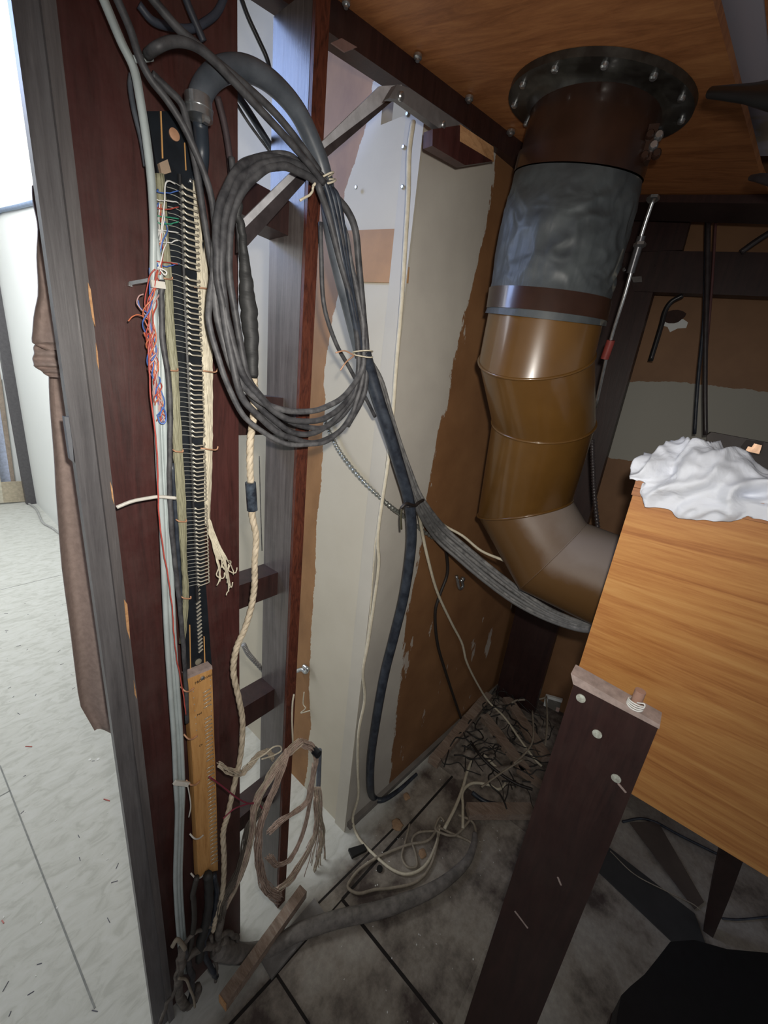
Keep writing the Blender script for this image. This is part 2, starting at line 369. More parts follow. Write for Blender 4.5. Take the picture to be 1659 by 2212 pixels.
def one(name, bm, mat, label, cat, group=None, kind=None, smooth=False):
    return tag(mesh(name, bm, mat, smooth=smooth), label, cat, group, kind)
def wire(name, pts, w, mat, label, cat='cable', a=0, n=8, seed=0, group=None, f=0.3, fn=None):
    return one(name, cable(NB(), pts, w, n=n, a=a, seed=seed, f=f, fn=fn), mat, label, cat, group, smooth=True)

# ------------------------------------------------------------------ the setting
def struct(name, bm, mat, parent=None, smooth=False):
    o = mesh(name, bm, mat, parent, base=(0, 0, 0), smooth=smooth); o['kind'] = 'structure'; return o
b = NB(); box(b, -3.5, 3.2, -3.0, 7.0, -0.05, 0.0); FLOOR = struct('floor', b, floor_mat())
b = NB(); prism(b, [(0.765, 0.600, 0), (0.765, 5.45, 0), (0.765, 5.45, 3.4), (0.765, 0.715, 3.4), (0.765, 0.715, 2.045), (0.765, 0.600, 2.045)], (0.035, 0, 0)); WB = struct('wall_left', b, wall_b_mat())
b = NB(); wv = lambda x, z: Vector((x, WA0.y+(WA1.y-WA0.y)*(x-WA0.x)/(WA1.x-WA0.x), z)); prism(b, [wv(0.768, 0), wv(1.95, 0), wv(1.95, 2.6), wv(0.955, 2.6), wv(0.955, 2.045), wv(0.768, 2.045)], -WAn*0.03); WAo = struct('wall_right', b, wall_a_mat())
b = NB(); box(b, 1.95, 1.99, -2.2, 0.60, 0, 2.6); WC = struct('wall_back', b, wall_c_mat())
WHITEW = simple('white_paint', (0.80, 0.82, 0.80), 0.6, scale=5, var=0.05)
b = NB(); box(b, -3.5, 0.765, 5.45, 5.50, 0, 3.4); struct('wall_far', b, WHITEW)
b = NB(); box(b, -3.5, 0.765, 0.95, 5.45, 3.4, 3.45); struct('ceiling', b, WHITEW)
# floor seams, grooves a hair proud of the floor
def seam(pa, pb, w, mat=SEAM, z=0.0008):
    bm = NB(); bar(bm, (pa[0], pa[1], z/2), (pb[0], pb[1], z/2), w, z); return mesh('floor_seam', bm, mat, FLOOR)
for a_, b_, w_ in [(Z(495, 2216, 0), Z(596, 2106, 0), .008), (Z(596, 2106, 0), Z(739, 1943, 0), .004), (Z(739, 1943, 0), Z(988, 1665, 0), .008),
                   (Z(739, 1943, 0), Z(955, 2215, 0), .009), (Z(598, 2106, 0), Z(668, 2214, 0), .007), (Z(688, 1951, 0), Z(850, 1790, 0), .006)]:
    seam(a_, b_, w_)
for a_, b_ in [(Z(-10, 1277, 0), Z(133, 1242, 0)), (Z(0, 1654, 0), Z(205, 2178, 0)), (Z(0, 1720, 0), Z(22, 1708, 0))]:
    seam(a_, b_, .004, SEAML)
# ceiling boards of the instrument (plywood) and the pale strip next to it
ZC = 2.09
B0, B1 = Cc(730, 0), Cc(1125, 305)
bd_ = (B1-B0).normalized()
R0, R1 = Cc(1540, 0), Cc(1640, 370); rd_ = (R1-R0).normalized()
ext_b = lambda x: B0+bd_*((x-B0.x)/bd_.x); ext_r = lambda x: R0+rd_*((x-R0.x)/rd_.x)
back_ = Vector((0, 0.035, 0.007))
b = NB(); prism(b, [ext_b(-0.1)+back_, ext_b(1.6)+back_, Cc(1400, 474), Cc(1690, 484), Cc(1640, 370), ext_r(-0.1)], (0, 0, 0.015)); one('plywood_sheet', b, PLYW, 'brown plywood sheet overhead that the round duct flange is bolted to', 'plywood')
b = NB(); q = [Vector((x, y, zc(x, y)+0.03)) for x, y in ((-0.3, 0.4), (1.3, 0.4), (1.3, -1.2), (-0.3, -1.2))]; prism(b, q, (0, 0, 0.015)); struct('ceiling.001', b, simple('pale_ceiling_paper', (0.50, 0.50, 0.60), 0.7, scale=3, c2=(0.42, 0.38, 0.32), lo=0.40, hi=0.44))
b = NB(); prism(b, [Vector((1.3, y, zc(1.3, y)+0.03)) for y in (0.4, -1.2)]+[Vector((1.99, -1.2, 2.62)), Vector((1.99, 0.4, 2.62))], (0, 0, 0.02)); prism(b, [Vector((1.3, 0.4, 2.18)), Vector((1.3, 0.62, 2.18)), Vector((1.99, 0.62, 2.62)), Vector((1.99, 0.4, 2.62))], (0, 0, 0.02)); struct('light_stop_lid', b, PLYW)  # unseen lid added to stop lamp light leaking in above the plywood
b = NB(); prism(b, [Cc(1650, -60, 0.015), Cc(1651, 0, 0.015), Cc(1662, 110, 0.015), Cc(1760, 110, 0.015), Cc(1760, -60, 0.015)], (0, 0, 0.012)); one('roof_batten', b, PLYW, 'sliver of brown board at the top right beside the pale strip', 'board')

# ------------------------------------------------------------------ left room
b = NB()
for t in [((0.03, 5.2), 1)]: pass
ch = thing('tall_channel_box', 'tall open cream box standing at the end of the white wall', 'box', (0.61, 5.22, 0))
b = NB(); prism(b, P('y', [(8, 1086), (58, 1083), (50, 1040), (2, 1042)], 5.2), (0, 0.02, 0)); mesh('front_panel', b, simple('cream_card', (0.52, 0.45, 0.33), 0.7), ch)
b = NB(); prism(b, P('y', [(-60, 1090), (8, 1086), (2, 1042), (-40, 820), (-90, 820)], 5.2), (0, 0.02, 0)); mesh('side_panel', b, simple('pale_card', (0.66, 0.62, 0.5), 0.7), ch)
b = NB(); prism(b, P('y', [(-40, 800), (-10, 800), (28, 1045), (4, 1045)], 5.3), (0, 0.03, 0)); mesh('inner_panel', b, simple('blue_white_panel', (0.55, 0.62, 0.80), 0.6), ch)
b = NB(); prism(b, P('y', [(-12, 800), (0, 800), (33, 1045), (25, 1045)], 5.28), (0, 0.02, 0)); mesh('divider', b, simple('tan_edge', (0.42, 0.34, 0.27), 0.7), ch)
b = NB(); prism(b, P('y', [(0, 820), (12, 820), (48, 1045), (33, 1045)], 5.3), (0, 0.03, 0)); mesh('inner_panel', b, WHITEW, ch)
b = NB(); box(b, 0.69, 0.765, 5.10, 5.18, 0, 2.3); struct('trim_1', b, simple('dark_jamb', (0.10, 0.095, 0.10), 0.5))
wire('trailing_cable', P('z', [(60, 1086), (78, 1100), (92, 1128), (112, 1140), (135, 1158), (170, 1190)], 0.01), 4, simple('grey_floor_cable', (0.42, 0.42, 0.41), 0.6), 'grey cable lying along the foot of the white wall')
wire('strung_cable', P('x', [(-120, 485), (-20, 462), (0, 455), (40, 446), (78, 436), (120, 425), (300, 375), (480, 320)], 0.75), 9, simple('blue_grey_cable', (0.18, 0.25, 0.38), 0.5), 'blue grey cable strung level across the bright white wall')

# hanging brown cloth behind the trim
def sheet(name, outline_px, yv, mat, parent=None, label=None, cat=None, depth=0.03, fold=0.02, n=26):
    """pleated hanging cloth: rows of (left px, right px, py)"""
    bm = NB(); rows = []
    for j in range(n+1):
        t = j/n*(len(outline_px)-1); i = min(int(t), len(outline_px)-2); f = t-i
        l = outline_px[i]; r = outline_px[i+1]
        L = Y(l[0]*(1-f)+r[0]*f, l[2]*(1-f)+r[2]*f, yv); R = Y(l[1]*(1-f)+r[1]*f, l[2]*(1-f)+r[3 if len(r) > 3 else 2]*f, yv)
        row = []
        for k in range(15):
            s = k/14; p = L.lerp(R, s)
            p = p+Vector((0, fold*math.sin(s*9+0.5*math.sin(j*0.3))+0.004*math.sin(j*0.9), 0))
            row.append(p)
        rows.append(row)
    F_ = [[bm.verts.new(p) for p in r] for r in rows]; B_ = [[bm.verts.new(p+Vector((0, 0.004, 0))) for p in r] for r in rows]
    for j in range(n):
        for k in range(14):
            bm.faces.new((F_[j][k], F_[j+1][k], F_[j+1][k+1], F_[j][k+1])); bm.faces.new((B_[j][k], B_[j][k+1], B_[j+1][k+1], B_[j+1][k]))
    for j in range(n):
        bm.faces.new((F_[j][0], B_[j][0], B_[j+1][0], F_[j+1][0])); bm.faces.new((F_[j][14], F_[j+1][14], B_[j+1][14], B_[j][14]))
    for k in range(14):
        bm.faces.new((F_[0][k], F_[0][k+1], B_[0][k+1], B_[0][k])); bm.faces.new((F_[n][k], B_[n][k], B_[n][k+1], F_[n][k+1]))
    o = mesh(name, bm, mat, parent, smooth=60)
    return tag(o, label, cat) if label else o
cur = thing('hanging_cloth', 'brown cloth hanging behind the grey trim of the left upright', 'curtain', Y(200, 1540, 0.69))
sheet('long_panel', [(72, 150, 380), (84, 160, 480), (108, 190, 780), (112, 215, 900), (118, 230, 1050), (135, 250, 1240), (155, 262, 1400), (176, 275, 1530), (205, 300, 1580)], 0.695, CLOTHB, cur, fold=0.012)
sheet('folded_flap', [(70, 150, 400), (84, 150, 500), (80, 160, 640), (66, 170, 738), (100, 175, 756)], 0.672, CLOTHB, cur, fold=0.009)
sheet('folded_flap', [(76, 150, 745), (72, 150, 790), (108, 160, 815)], 0.680, CLOTHB, cur, fold=0.005)

# ------------------------------------------------------------------ timber frame
def vbox(name, x0, x1, y0, y1, z0, z1, mat, label, cat='post', parent=None, bev=0.0025):
    b = NB(); box(b, x0, x1, y0, y1, z0, z1); bevel(b, bev)
    o = mesh(name, b, mat, parent)
    return tag(o, label, cat) if label else o
upr = thing('wide_upright_board', 'wide dark mahogany upright board that carries the black terminal strip', 'board', (0.275, 0.64, 0))
b = NB(); box(b, 0.158, 0.372, 0.622, 0.650, 0, 2.75); bevel(b); mesh('board', b, MAH, upr)
def lean(name, l, r, yv, th, mat):
    q = []
    for (x0, y0, x1, y1) in (l, r):
        u_, v_ = Y(x0, y0, yv), Y(x1, y1, yv); f = lambda z: u_+(v_-u_)*((z-u_.z)/(v_.z-u_.z)); q.append((f(0.0), f(2.75)))
    b = NB(); prism(b, [q[0][0], q[1][0], q[1][1], q[0][1]], (0, th, 0)); bevel(b, 0.001); return mesh(name, b, mat, upr)
lean('grey_trim', (24, 0, 307, 2034), (86, 0, 342, 2034), 0.607, 0.014, TRIMW)
lean('edge_strip', (88, 0, 343, 2034), (121, 0, 358, 2034), 0.600, 0.020, TRIML)
for q in ([(190, 610), (196, 625), (201, 665), (206, 705), (200, 690), (192, 640)], [(268, 1295), (275, 1305), (279, 1350), (281, 1382), (274, 1360)], [(238, 1040), (243, 1055), (247, 1090), (242, 1075)], [(289, 1470), (293, 1490), (296, 1510), (291, 1500)], [(207, 740), (211, 760), (214, 800), (209, 780)]):
    b = NB(); prism(b, P('y', q, 0.599), (0, 0.004, 0)); tag(mesh('torn_veneer', b, BLOCKW, upr), 'torn orange raw edge')
b = NB(); prism(b, P('y', [(139, 900), (152, 902), (160, 1000), (152, 992)], 0.609), (0, 0.01, 0)); mesh('latch_plate', b, simple('grey_latch', (0.18, 0.19, 0.21), 0.5), upr)
p2 = thing('narrow_post', 'dark worn post right of the wide board, its top tinted by blue light', 'post', (0.49, 0.645, 0))
b = NB(); box(b, 0.474, 0.500, 0.597, 0.690, 0, 2.035); bevel(b); mesh('post', b, POSTW, p2)
b = NB(); box(b, 0.4745, 0.501, 0.589, 0.5965, 0, 2.035); bevel(b, 0.001); tag(mesh('front_strip', b, POSTR, p2), 'dark red strip with strong grain')
rg = 'short dark rungs between the two uprights'
def rung(pl, pr, hh, lab):
    a_ = Y(*pl, 0.655); c_ = Y(*pr, 0.655)
    b = NB(); box(b, 0.366, 0.476, 0.636, 0.690, min(a_.z, c_.z)-hh, min(a_.z, c_.z)); bevel(b)
    return one('ladder_rung', b, MAHD, lab, 'rung', rg)
rung((528, 392), (528, 395), 0.050, 'dark rung between the uprights behind the cable coil, topmost')
rung((528, 852), (528, 852), 0.070, 'dark rung between the uprights level with the foot of the cable coil')
rung((528, 1250), (528, 1250), 0.055, 'dark rung between the uprights above the kink in the cream cord')
rung((528, 1512), (528, 1512), 0.060, 'dark rung between the uprights left of the narrow post, second from bottom')
rung((528, 1735), (528, 1740), 0.050, 'dark rung between the uprights beside the orange board, lowest one')

# long beam under the plywood
bm_ = thing('overhead_beam', 'long dark beam running under the plywood from top left to the duct', 'beam', (0.8, 0.6, 2.03))
t0, t1 = ext_b(0.0), ext_b(1.6)
bnn = Vector((-bd_.y, bd_.x, 0)).normalized()
o_a, o_c = plane(680, 90, bnn, bnn.dot(B0)+0.035), plane(1108, 370, bnn, bnn.dot(B0)+0.035)
def low(x): return o_a+(o_c-o_a)*((x-o_a.x)/(o_c.x-o_a.x))
b = NB(); l0, l1 = low(0.0), low(1.6)
def quad(t, l): return [t, Vector((t.x, t.y, l.z)), Vector((t.x, t.y, l.z))+bnn*0.035, t+bnn*0.035]
qa, qb = [b.verts.new(p) for p in quad(t0, l0)], [b.verts.new(p) for p in quad(t1, l1)]
b.faces.new(qa); b.faces.new(qb[::-1])
for i in range(4): b.faces.new((qa[i], qb[i], qb[(i+1) % 4], qa[(i+1) % 4]))
mesh('beam', b, MAHD, bm_)
for px, py in [(903, 119), (1014, 210), (1104, 283), (748, 2)]:
    c = Cc(px, py, -0.004); b = NB(); disc(b, c+Vector((0, 0, 0.0)), (0.0, 0, -1), pxr(c, 18), 0.006, dome=1); disc(b, c+Vector((0, 0, -0.005)), (0, 0, -1), pxr(c, 9), 0.004); mesh('screw', b, STEEL, bm_, smooth=40)
b = NB(); prism(b, [plane(px, py, bnn, bnn.dot(B0)-0.001) for px, py in [(716, 92), (738, 82), (772, 102), (745, 112)]], bnn*0.003); tag(mesh('bare_patch', b, simple('bare_pink_wood', (0.25, 0.15, 0.13), 0.7), bm_), 'pale bare patch of wood')

# iron angle brace and its plate
br = thing('angle_iron_brace', 'diagonal iron brace from the ceiling beam down to the left uprights', 'brace', Y(520, 520, 0.57))
a0, a1 = Y(868, 186, 0.575), Y(512, 512, 0.575)
dv = (a1-a0).normalized()
b = NB(); prism(b, P('y', [(868, 183), (820, 186), (702, 300), (512, 486), (516, 512)], 0.575)+[Y(705, 318, 0.575), Y(872, 196, 0.575)], (0, 0.004, 0)); mesh('top_flange', b, DUST, br)
b = NB(); prism(b, P('y', [(875, 188), (705, 317), (514, 508), (514, 545), (536, 530), (708, 338), (848, 218)], 0.5735), (0, 0.005, 0)); mesh('side_flange', b, IRON, br)
b = NB(); prism(b, P('y', [(840, 212), (858, 182), (885, 190), (1000, 270), (978, 292), (952, 280), (862, 214)], 0.52), (0, 0.012, 0.0)); bevel(b, 0.001); FXP = mesh('fixing_plate', b, simple('dusty_plate', (0.16, 0.15, 0.15), 0.5), br)
for px, py in [(864, 208), (955, 270)]:
    c = Y(px, py, 0.519); b = NB(); disc(b, c, (0, -1, -0.3), 0.006, 0.006, dome=1); mesh('bolt', b, STEEL, FXP, smooth=40)
wb = thing('wood_block', 'short wood block with a raw orange end under the ceiling beam', 'block', Y(1000, 350, 0.50))
b = NB(); prism(b, P('y', [(935, 279), (995, 270), (1065, 318), (1067, 348), (1005, 357), (934, 315)], 0.515), (0, 0.02, 0)); mesh('block', b, MAH, wb)
b = NB(); prism(b, P('y', [(995, 269), (1066, 317), (1067, 349), (994, 305)], 0.5145), (0, 0.004, 0)); tag(mesh('end_grain', b, BLOCKW, wb), 'raw orange end grain')

# hardboard patch on the corner, corner strip, wall screws
b = NB(); prism(b, P('x', [(742, 498), (888, 493), (880, 611), (738, 608)], 0.760), (0.004, 0, 0)); one('hardboard_patch', b, simple('bare_tan_hardboard', (0.46, 0.25, 0.11), 0.6, scale=12, var=0.2), 'tan hardboard rectangle fixed across the cream wall corner', 'panel')
b = NB(); box(b, 0.757, 0.7645, 0.592, 0.640, 0, 2.04); struct('trim_2', b, simple('cream_corner_board', (0.54, 0.505, 0.43), 0.5, scale=4, var=0.1))
for px, py in [(870, 404), (872, 318), (880, 247), (770, 405)]:
    c = X(px, py, 0.756); b = NB(); disc(b, c, (-1, 0, 0), 0.004, 0.003, dome=1); mesh('screw', b, STEEL, WB)
# skirting along the right wall
s0, s1 = WA0+WAn*0.0, WA1
b = NB(); prism(b, [WA0+Vector((0.01, 0, 0)), WA1, WA1+WAn*0.018, WA0+WAn*0.018+Vector((0.01, 0, 0))], (0, 0, 0.022)); struct('baseboard_right', b, simple('dusty_skirting', (0.22, 0.20, 0.18), 0.8, scale=20))
# far post and cross beams
fp = vbox('far_post', 1.80, 1.85, 0.275, 0.478, 0, 2.08, MAHD, 'broad near-black post standing behind the brown duct')
for px, py in [(1349, 582), (1415, 575)]:
    c = X(px, py, 1.799); b = NB(); disc(b, c, (-1, 0, 0), 0.007, 0.004, dome=1); mesh('screw', b, STEEL, fp)
b = NB(); prism(b, P('x', [(1335, 540), (1700, 546), (1700, 642), (1370, 629)], 1.795), (0.04, 0, 0)); bevel(b); one('cross_beam', b, MAHD, 'dark horizontal beam at the right joining the far post', 'beam')
b = NB(); prism(b, [Cc(px, py, -0.02) for px, py in [(1330, 436), (1700, 440), (1700, 486), (1395, 476), (1330, 476)]], (0, 0, 0.018)); one('ply_edge_strip', b, MAHD, 'dark strip right under the plywood, standing for its dark far edge', 'beam')  # separate strip standing in for the plywood's own dark stained edge
b = NB(); prism(b, P('x', [(1340, 474), (1492, 474), (1474, 540), (1335, 545)], 1.79), (0.04, 0, 0)); one('post_gusset', b, MAHD, 'dark gusset filling the corner between plywood edge and far post', 'board')
# front short board, bottom right
fb = thing('short_front_board', 'thick dark mahogany board standing at the front right with a sawn top', 'board', (0.62, 0, 0))
b = NB(); prism(b, P('x', [(1240, 1475), (1422, 1572)], 0.62)+[Vector((0.62, -0.068, 0)), Vector((0.62, 0.0555, 0))], (0.03, 0, 0)); bevel(b, 0.003); FBB = mesh('board', b, MAHD, fb)
zt = X(1330, 1520, 0.62).z
b = NB(); prism(b, P('x', [(1233, 1455), (1426, 1566), (1424, 1575), (1238, 1478)], 0.6195), (0.032, 0, 0)); bevel(b, 0.002); tag(mesh('sawn_top', b, SAWN, fb), 'pale sawn end grain')
for px, py in [(1255, 1508), (1290, 1585), (1331, 1681)]:
    c = X(px, py, 0.6195); b = NB(); disc(b, c, (-1, 0, 0), pxr(c, 19), 0.002, seg=24, dome=1); mesh('wood_plug', b, simple('pale_filler', (0.52, 0.56, 0.50), 0.6, scale=200, c2=(0.30, 0.30, 0.26)), FBB, smooth=40)
for a_, c_ in [((1112, 1968), (1140, 2005)), ((1205, 1895), (1212, 1912)), ((1335, 1692), (1352, 1712))]:
    b = NB(); bar(b, X(*a_, 0.6192), X(*c_, 0.6192), 0.003, 0.0012, Vector((1, 0, 0))); mesh('scratch', b, SAWN, FBB)
dw = thing('dowel_peg', 'short pink wooden peg tied with white thread on the sawn board top', 'peg', X(1368, 1545, 0.61))
b = NB(); cable(b, [X(1361, 1548, 0.628), X(1372, 1522, 0.628), X(1384, 1492, 0.628)], 21, seg=12); PEG = mesh('peg', b, simple('pink_wood', (0.42, 0.25, 0.19), 0.6), dw, smooth=40)
c = X(1373, 1520, 0.628); ax = (X(1384, 1492, 0.628)-X(1361, 1548, 0.628))
for k in range(4):
    b = NB(); ringtie(b, c+ax*(k-1.5)*0.045, ax+Vector((0.006*(k-1), 0, 0)), 0.0105, 0.0012); mesh('thread_loop', b, WHT, dw, smooth=True)
b = NB(); cable(b, [X(1376, 1518, 0.617), X(1392, 1521, 0.615), X(1390, 1530, 0.615), X(1378, 1528, 0.615)], 3); mesh('thread_end', b, WHT, dw, smooth=True)

# ------------------------------------------------------------------ orange wood case
cs = thing('wooden_case', 'large orange mahogany case filling the right side under the white cloth', 'case', (0.95, -0.3, 0.79))
CT = X(1367, 1068, 0.8).z; CBz = 0.792
b = NB(); box(b, 0.80, 0.815, -0.75, 0.065, CBz, CT); bevel(b, 0.001); mesh('front_panel', b, CASEW, cs)
b = NB(); box(b, 0.794, 0.816, -0.76, 0.067, CT, CT+0.013); bevel(b, 0.002)
box(b, 0.797, 0.816, -0.76, 0.067, CT+0.0135, CT+0.028); mesh('moulding', b, wood('brown_rim_wood', [(0.20, 0.07, 0.02), (0.36, 0.14, 0.045), (0.46, 0.2, 0.07)], (4, 1, 9), 5, 0.5), cs)
b = NB(); box(b, 0.817, 1.25, -0.75, 0.065, CT+0.006, CT+0.026); mesh('top', b, simple('black_case_top', (0.02, 0.018, 0.018), 0.6), cs)
b = NB(); box(b, 0.817, 1.25, -0.75, 0.060, CBz+0.001, CBz+0.02); mesh('bottom', b, MAHD, cs)
b = NB()
yv = 0.058
box(b, 0.8155, 1.25, -0.74, -0.72, CBz+0.021, CT+0.005); mesh('side_panel', b, MAHD, cs)
b = NB(); box(b, 1.235, 1.25, -0.715, 0.05, CBz+0.021, CT+0.005); mesh('back_panel', b, MAHD, cs)
b = NB(); a_, c_ = X(1592, 1790, 1.12), Vector((1.345, -0.439, 0.0))
F_ = frames([a_, c_]); tube(b, [a_, a_.lerp(c_, 0.5), c_], [0.032, 0.027, 0.017], 4); lg = one('tapered_leg', b, MAHD, 'tapered dark red wooden leg under the case, foot on the floor', 'leg')
# box behind the cloth
bb = thing('dark_box', 'dark dusty box with a copper plate behind the white cloth', 'box', (1.2, -0.15, CT+0.027))
b = NB(); prism(b, P('x', [(1527, 941), (1536, 934), (1545, 935), (1720, 968), (1720, 1060), (1527, 1010)], 1.0), (0.2, 0, 0)); mesh('body', b, simple('dusty_box', (0.075, 0.065, 0.060), 0.8, scale=20), bb)
b = NB(); prism(b, P('x', [(1592, 976), (1612, 950), (1650, 955), (1646, 972), (1640, 984)], 0.999), (0.002, 0, 0)); mesh('plate_recess', b, simple('recess_dark', (0.02, 0.012, 0.01), 0.7), bb)
b = NB(); prism(b, P('x', [(1610, 974), (1616, 964), (1624, 966), (1629, 958), (1646, 962), (1640, 981)], 0.998), (0.002, 0, 0)); mesh('copper_plate', b, simple('copper_plate', (0.62, 0.38, 0.24), 0.3, 0.4, scale=40), bb)

# white crumpled cloth
def cloth():
    bm = NB(); N1, N2 = 150, 90; c = Vector((0.865, -0.075, CT+0.024)); R = []
    for i in range(N1+1):
        th = math.pi*i/N1                      # left to right
        row = []
        for j in range(N2+1):
            ph = -0.55+(math.pi+1.1)*j/N2             # front bottom over the top to the back
            s = math.sin(th)**0.55
            y = c.y+0.158*math.cos(th)
            prof = 0.080*(0.72+0.28*math.cos((y-0.0)*24)) if y > -0.12 else 0.058
            hx, hz = 0.088*s, prof*s
            x = c.x-hx*math.cos(ph)*(1.0+0.12*math.sin(y*31)); z = c.z+hz*math.sin(ph)
            if ph < 0: z = c.z+hz*math.sin(ph)*1.0
            p = Vector((x, y, z))
            n = Vector((-(p.x-c.x)/0.088, 0.4*(p.y-c.y)/0.15, (p.z-c.z)/0.08)).normalized()
            n.x = -n.x if False else n.x
            out = Vector((p.x-c.x, 0.3*(p.y-c.y), p.z-c.z)).normalized()
            q = p*11+Vector((3, 1, 2)); w = noise.noise(q*0.9)*1.2
            r1 = 1-abs(noise.noise(Vector((q.x*1.0+w, q.y*1.7, q.z*1.3+w))))*2.4
            r2 = 1-abs(noise.noise(Vector((q.x*2.6+w*2+7, q.y*2.6, q.z*2.6))))*2.2
            r3 = 1-abs(noise.noise(Vector((q.x*5+r1*2, q.y*4.2+w*3, q.z*5))))*2.4
            p = p+out*(0.026*(r1-0.5)+0.010*(r2-0.45)+0.002*(r3-0.4))
            if p.x > 0.80: p.z = max(p.z, CT+0.031)
            elif ph < 0.1: p.x = min(p.x, 0.790)
            row.append(bm.verts.new(p))
        R.append(row)
    for i in range(N1):
        for j in range(N2): bm.faces.new((R[i][j], R[i+1][j], R[i+1][j+1], R[i][j+1]))
    bmesh.ops.remove_doubles(bm, verts=bm.verts, dist=0.0003)
    bmesh.ops.holes_fill(bm, edges=[e for e in bm.edges if e.is_boundary], sides=0)
    for _ in range(1): bmesh.ops.smooth_vert(bm, verts=bm.verts, factor=0.4, use_axis_x=True, use_axis_y=True, use_axis_z=True)
    return bm
one('crumpled_cloth', cloth(), COTTON, 'crumpled white cotton cloth draped over the top edge of the orange case', 'cloth', smooth=True)

# ------------------------------------------------------------------ duct
fa = math.radians(19)
axis = Vector((math.cos(fa), math.sin(fa), 0)); rT = 0.118
fc = Vector((axis.x, axis.y, zc(axis.x, axis.y)))
du = thing('air_duct', 'thick brown metal air duct bolted to the plywood and bending into the case', 'duct', (axis.x, axis.y, 1.0))
def hoop(L, R_, M_, r, d=1.0, seg=64, wave=None):
    """ring of a near-vertical pipe through its left, right and nearest visible points"""
    aL, aR = [math.atan2(ray(*p).y, ray(*p).x) for p in (L, R_)]; a_ = (aL+aR)/2; c = Vector((math.cos(a_), math.sin(a_), 0))*d
    dt = math.sqrt(max(0.01, d*d-r*r)); p1, p2, p3 = D(*L, dt), D(*R_, dt), D(*M_, d-r)
    n = (p2-p1).cross(p3-p1).normalized(); out = []
    for k in range(seg):
        t = 2*math.pi*k/seg; rr = r*(wave(t) if wave else 1); x, y = c.x+rr*math.cos(t), c.y+rr*math.sin(t)
        out.append(Vector((x, y, p1.z-(n.x*(x-p1.x)+n.y*(y-p1.y))/n.z)))
    return out
def skin_rings(bm, rings):
    R = [[bm.verts.new(p) for p in r] for r in rings]
    for a_, c_ in zip(R, R[1:]):
        for k in range(len(a_)): bm.faces.new((a_[k], c_[k], c_[(k+1) % len(a_)], a_[(k+1) % len(a_)]))
    return bm
def mixr(A_, B_, t): return [a.lerp(c, t) for a, c in zip(A_, B_)]
def grow(ring, f):
    c = sum(ring, Vector())/len(ring); return [c+(p-c)*(f if not callable(f) else f(2*math.pi*k/len(ring))) for k, p in enumerate(ring)]
h_ft = [fc+Vector((math.cos(2*math.pi*k/64)*rT, math.sin(2*math.pi*k/64)*rT, 0)) for k in range(64)]
h_ft = [Vector((p.x, p.y, zc(p.x, p.y)-0.001)) for p in h_ft]
h_b1 = hoop((1125, 330), (1405, 320), (1255, 297), rT)
h_st = hoop((1112, 374), (1387, 395), (1255, 354), rT)
h_b2t = hoop((1061, 622), (1317, 649), (1181, 622), rT, 0.97)
h_b2b = hoop((1054, 665), (1309, 694), (1176, 672), rT, 0.965)
h_fr = hoop((1052, 676), (1303, 704), (1185, 690), rT, 0.965)
h_s1 = hoop((1035, 778), (1285, 771), (1138, 820), rT, 0.968)
h_s2 = hoop((1065, 908), (1285, 921), (1138, 955), rT, 1.05)
h_s3 = hoop((1033, 1113), (1236, 1082), (1134, 1116), rT, 1.125)
mesh('upper_pipe', skin_rings(NB(), [h_ft, mixr(h_b1, h_st, 0.5)]), COLL, du, smooth=40)
CB1 = mesh('clamp_band', skin_rings(NB(), [grow(h_b1, 1.0), grow(h_b1, 1.04), grow(mixr(h_b1, h_st, 0.95), 1.04)]), COLL, du, smooth=40)
rs_ = []
for j in range(61):
    t = j/60; q = mixr(h_st, h_b2t, t)
    q = mixr(q, q, 0); big = []
    for k in range(192):
        a0_, f_ = divmod(k/3, 1); p = q[int(a0_) % 64].lerp(q[(int(a0_)+1) % 64], f_); big.append(p)
    cen = sum(big, Vector())/192; e = min(1, 7*t, 7*(1-t)); out = []
    for k, p in enumerate(big):
        a_ = 2*math.pi*k/192; v = Vector((math.cos(a_)*1.6, math.sin(a_)*1.6, t*2.6))
        w1 = noise.noise(v*1.3+Vector((4, 2, 1))); w2 = 0.35-abs(noise.noise(Vector((v.x*1.5+t*2.2+w1, v.y*1.5, v.z*1.4+v.x*0.8))))*1.6; w3 = 0.3-abs(noise.noise(Vector((v.x*3+5, v.y*3+t*2, v.z*2.2+w1*2))))*1.4
        out.append(cen+(p-cen)*(1.025+0.03*math.sin(math.pi*t)+e*(0.035*w1+0.045*w2+0.022*w3)))
    rs_.append(out)
mesh('fabric_sleeve', skin_rings(NB(), rs_), SLEEVE, du, smooth=True)
mesh('clamp_band', skin_rings(NB(), [grow(h_b2t, 1.0), grow(h_b2t, 1.045), grow(h_b2b, 1.045), grow(h_b2b, 1.0)]), COLL, du, smooth=40)
mesh('sleeve_hem', skin_rings(NB(), [grow(h_b2b, 1.03), grow(h_fr, lambda a: 1.035+0.012*math.sin(a*17)+0.006*math.sin(a*31))]), SLEEVE, du, smooth=True)
c3 = sum(h_s3, Vector())/64
P4 = X(1192, 1203, 1.085); P6 = Vector((1.10, -0.02, X(1310, 1262, 1.09).z-0.004))
def toplane(prev, t, p, n): return [q+t*((p-q).dot(n)/t.dot(n)) for q in prev]
t34 = (P4-c3).normalized(); t46 = (P6-P4).normalized()
h_4 = toplane(h_s3, t34, P4, (t34+t46).normalized()); h_6 = toplane(h_4, t46, P6, t46)
RR = [mixr(h_b2b, h_fr, 0.5), h_s1, h_s2, h_s3, h_4, h_6]
RR[0] = grow(RR[0], 0.985)
for i in range(5): mesh('pipe_section', skin_rings(NB(), RR[i:i+2]), DUCT if i < 3 else DUCTD, du, smooth=40)
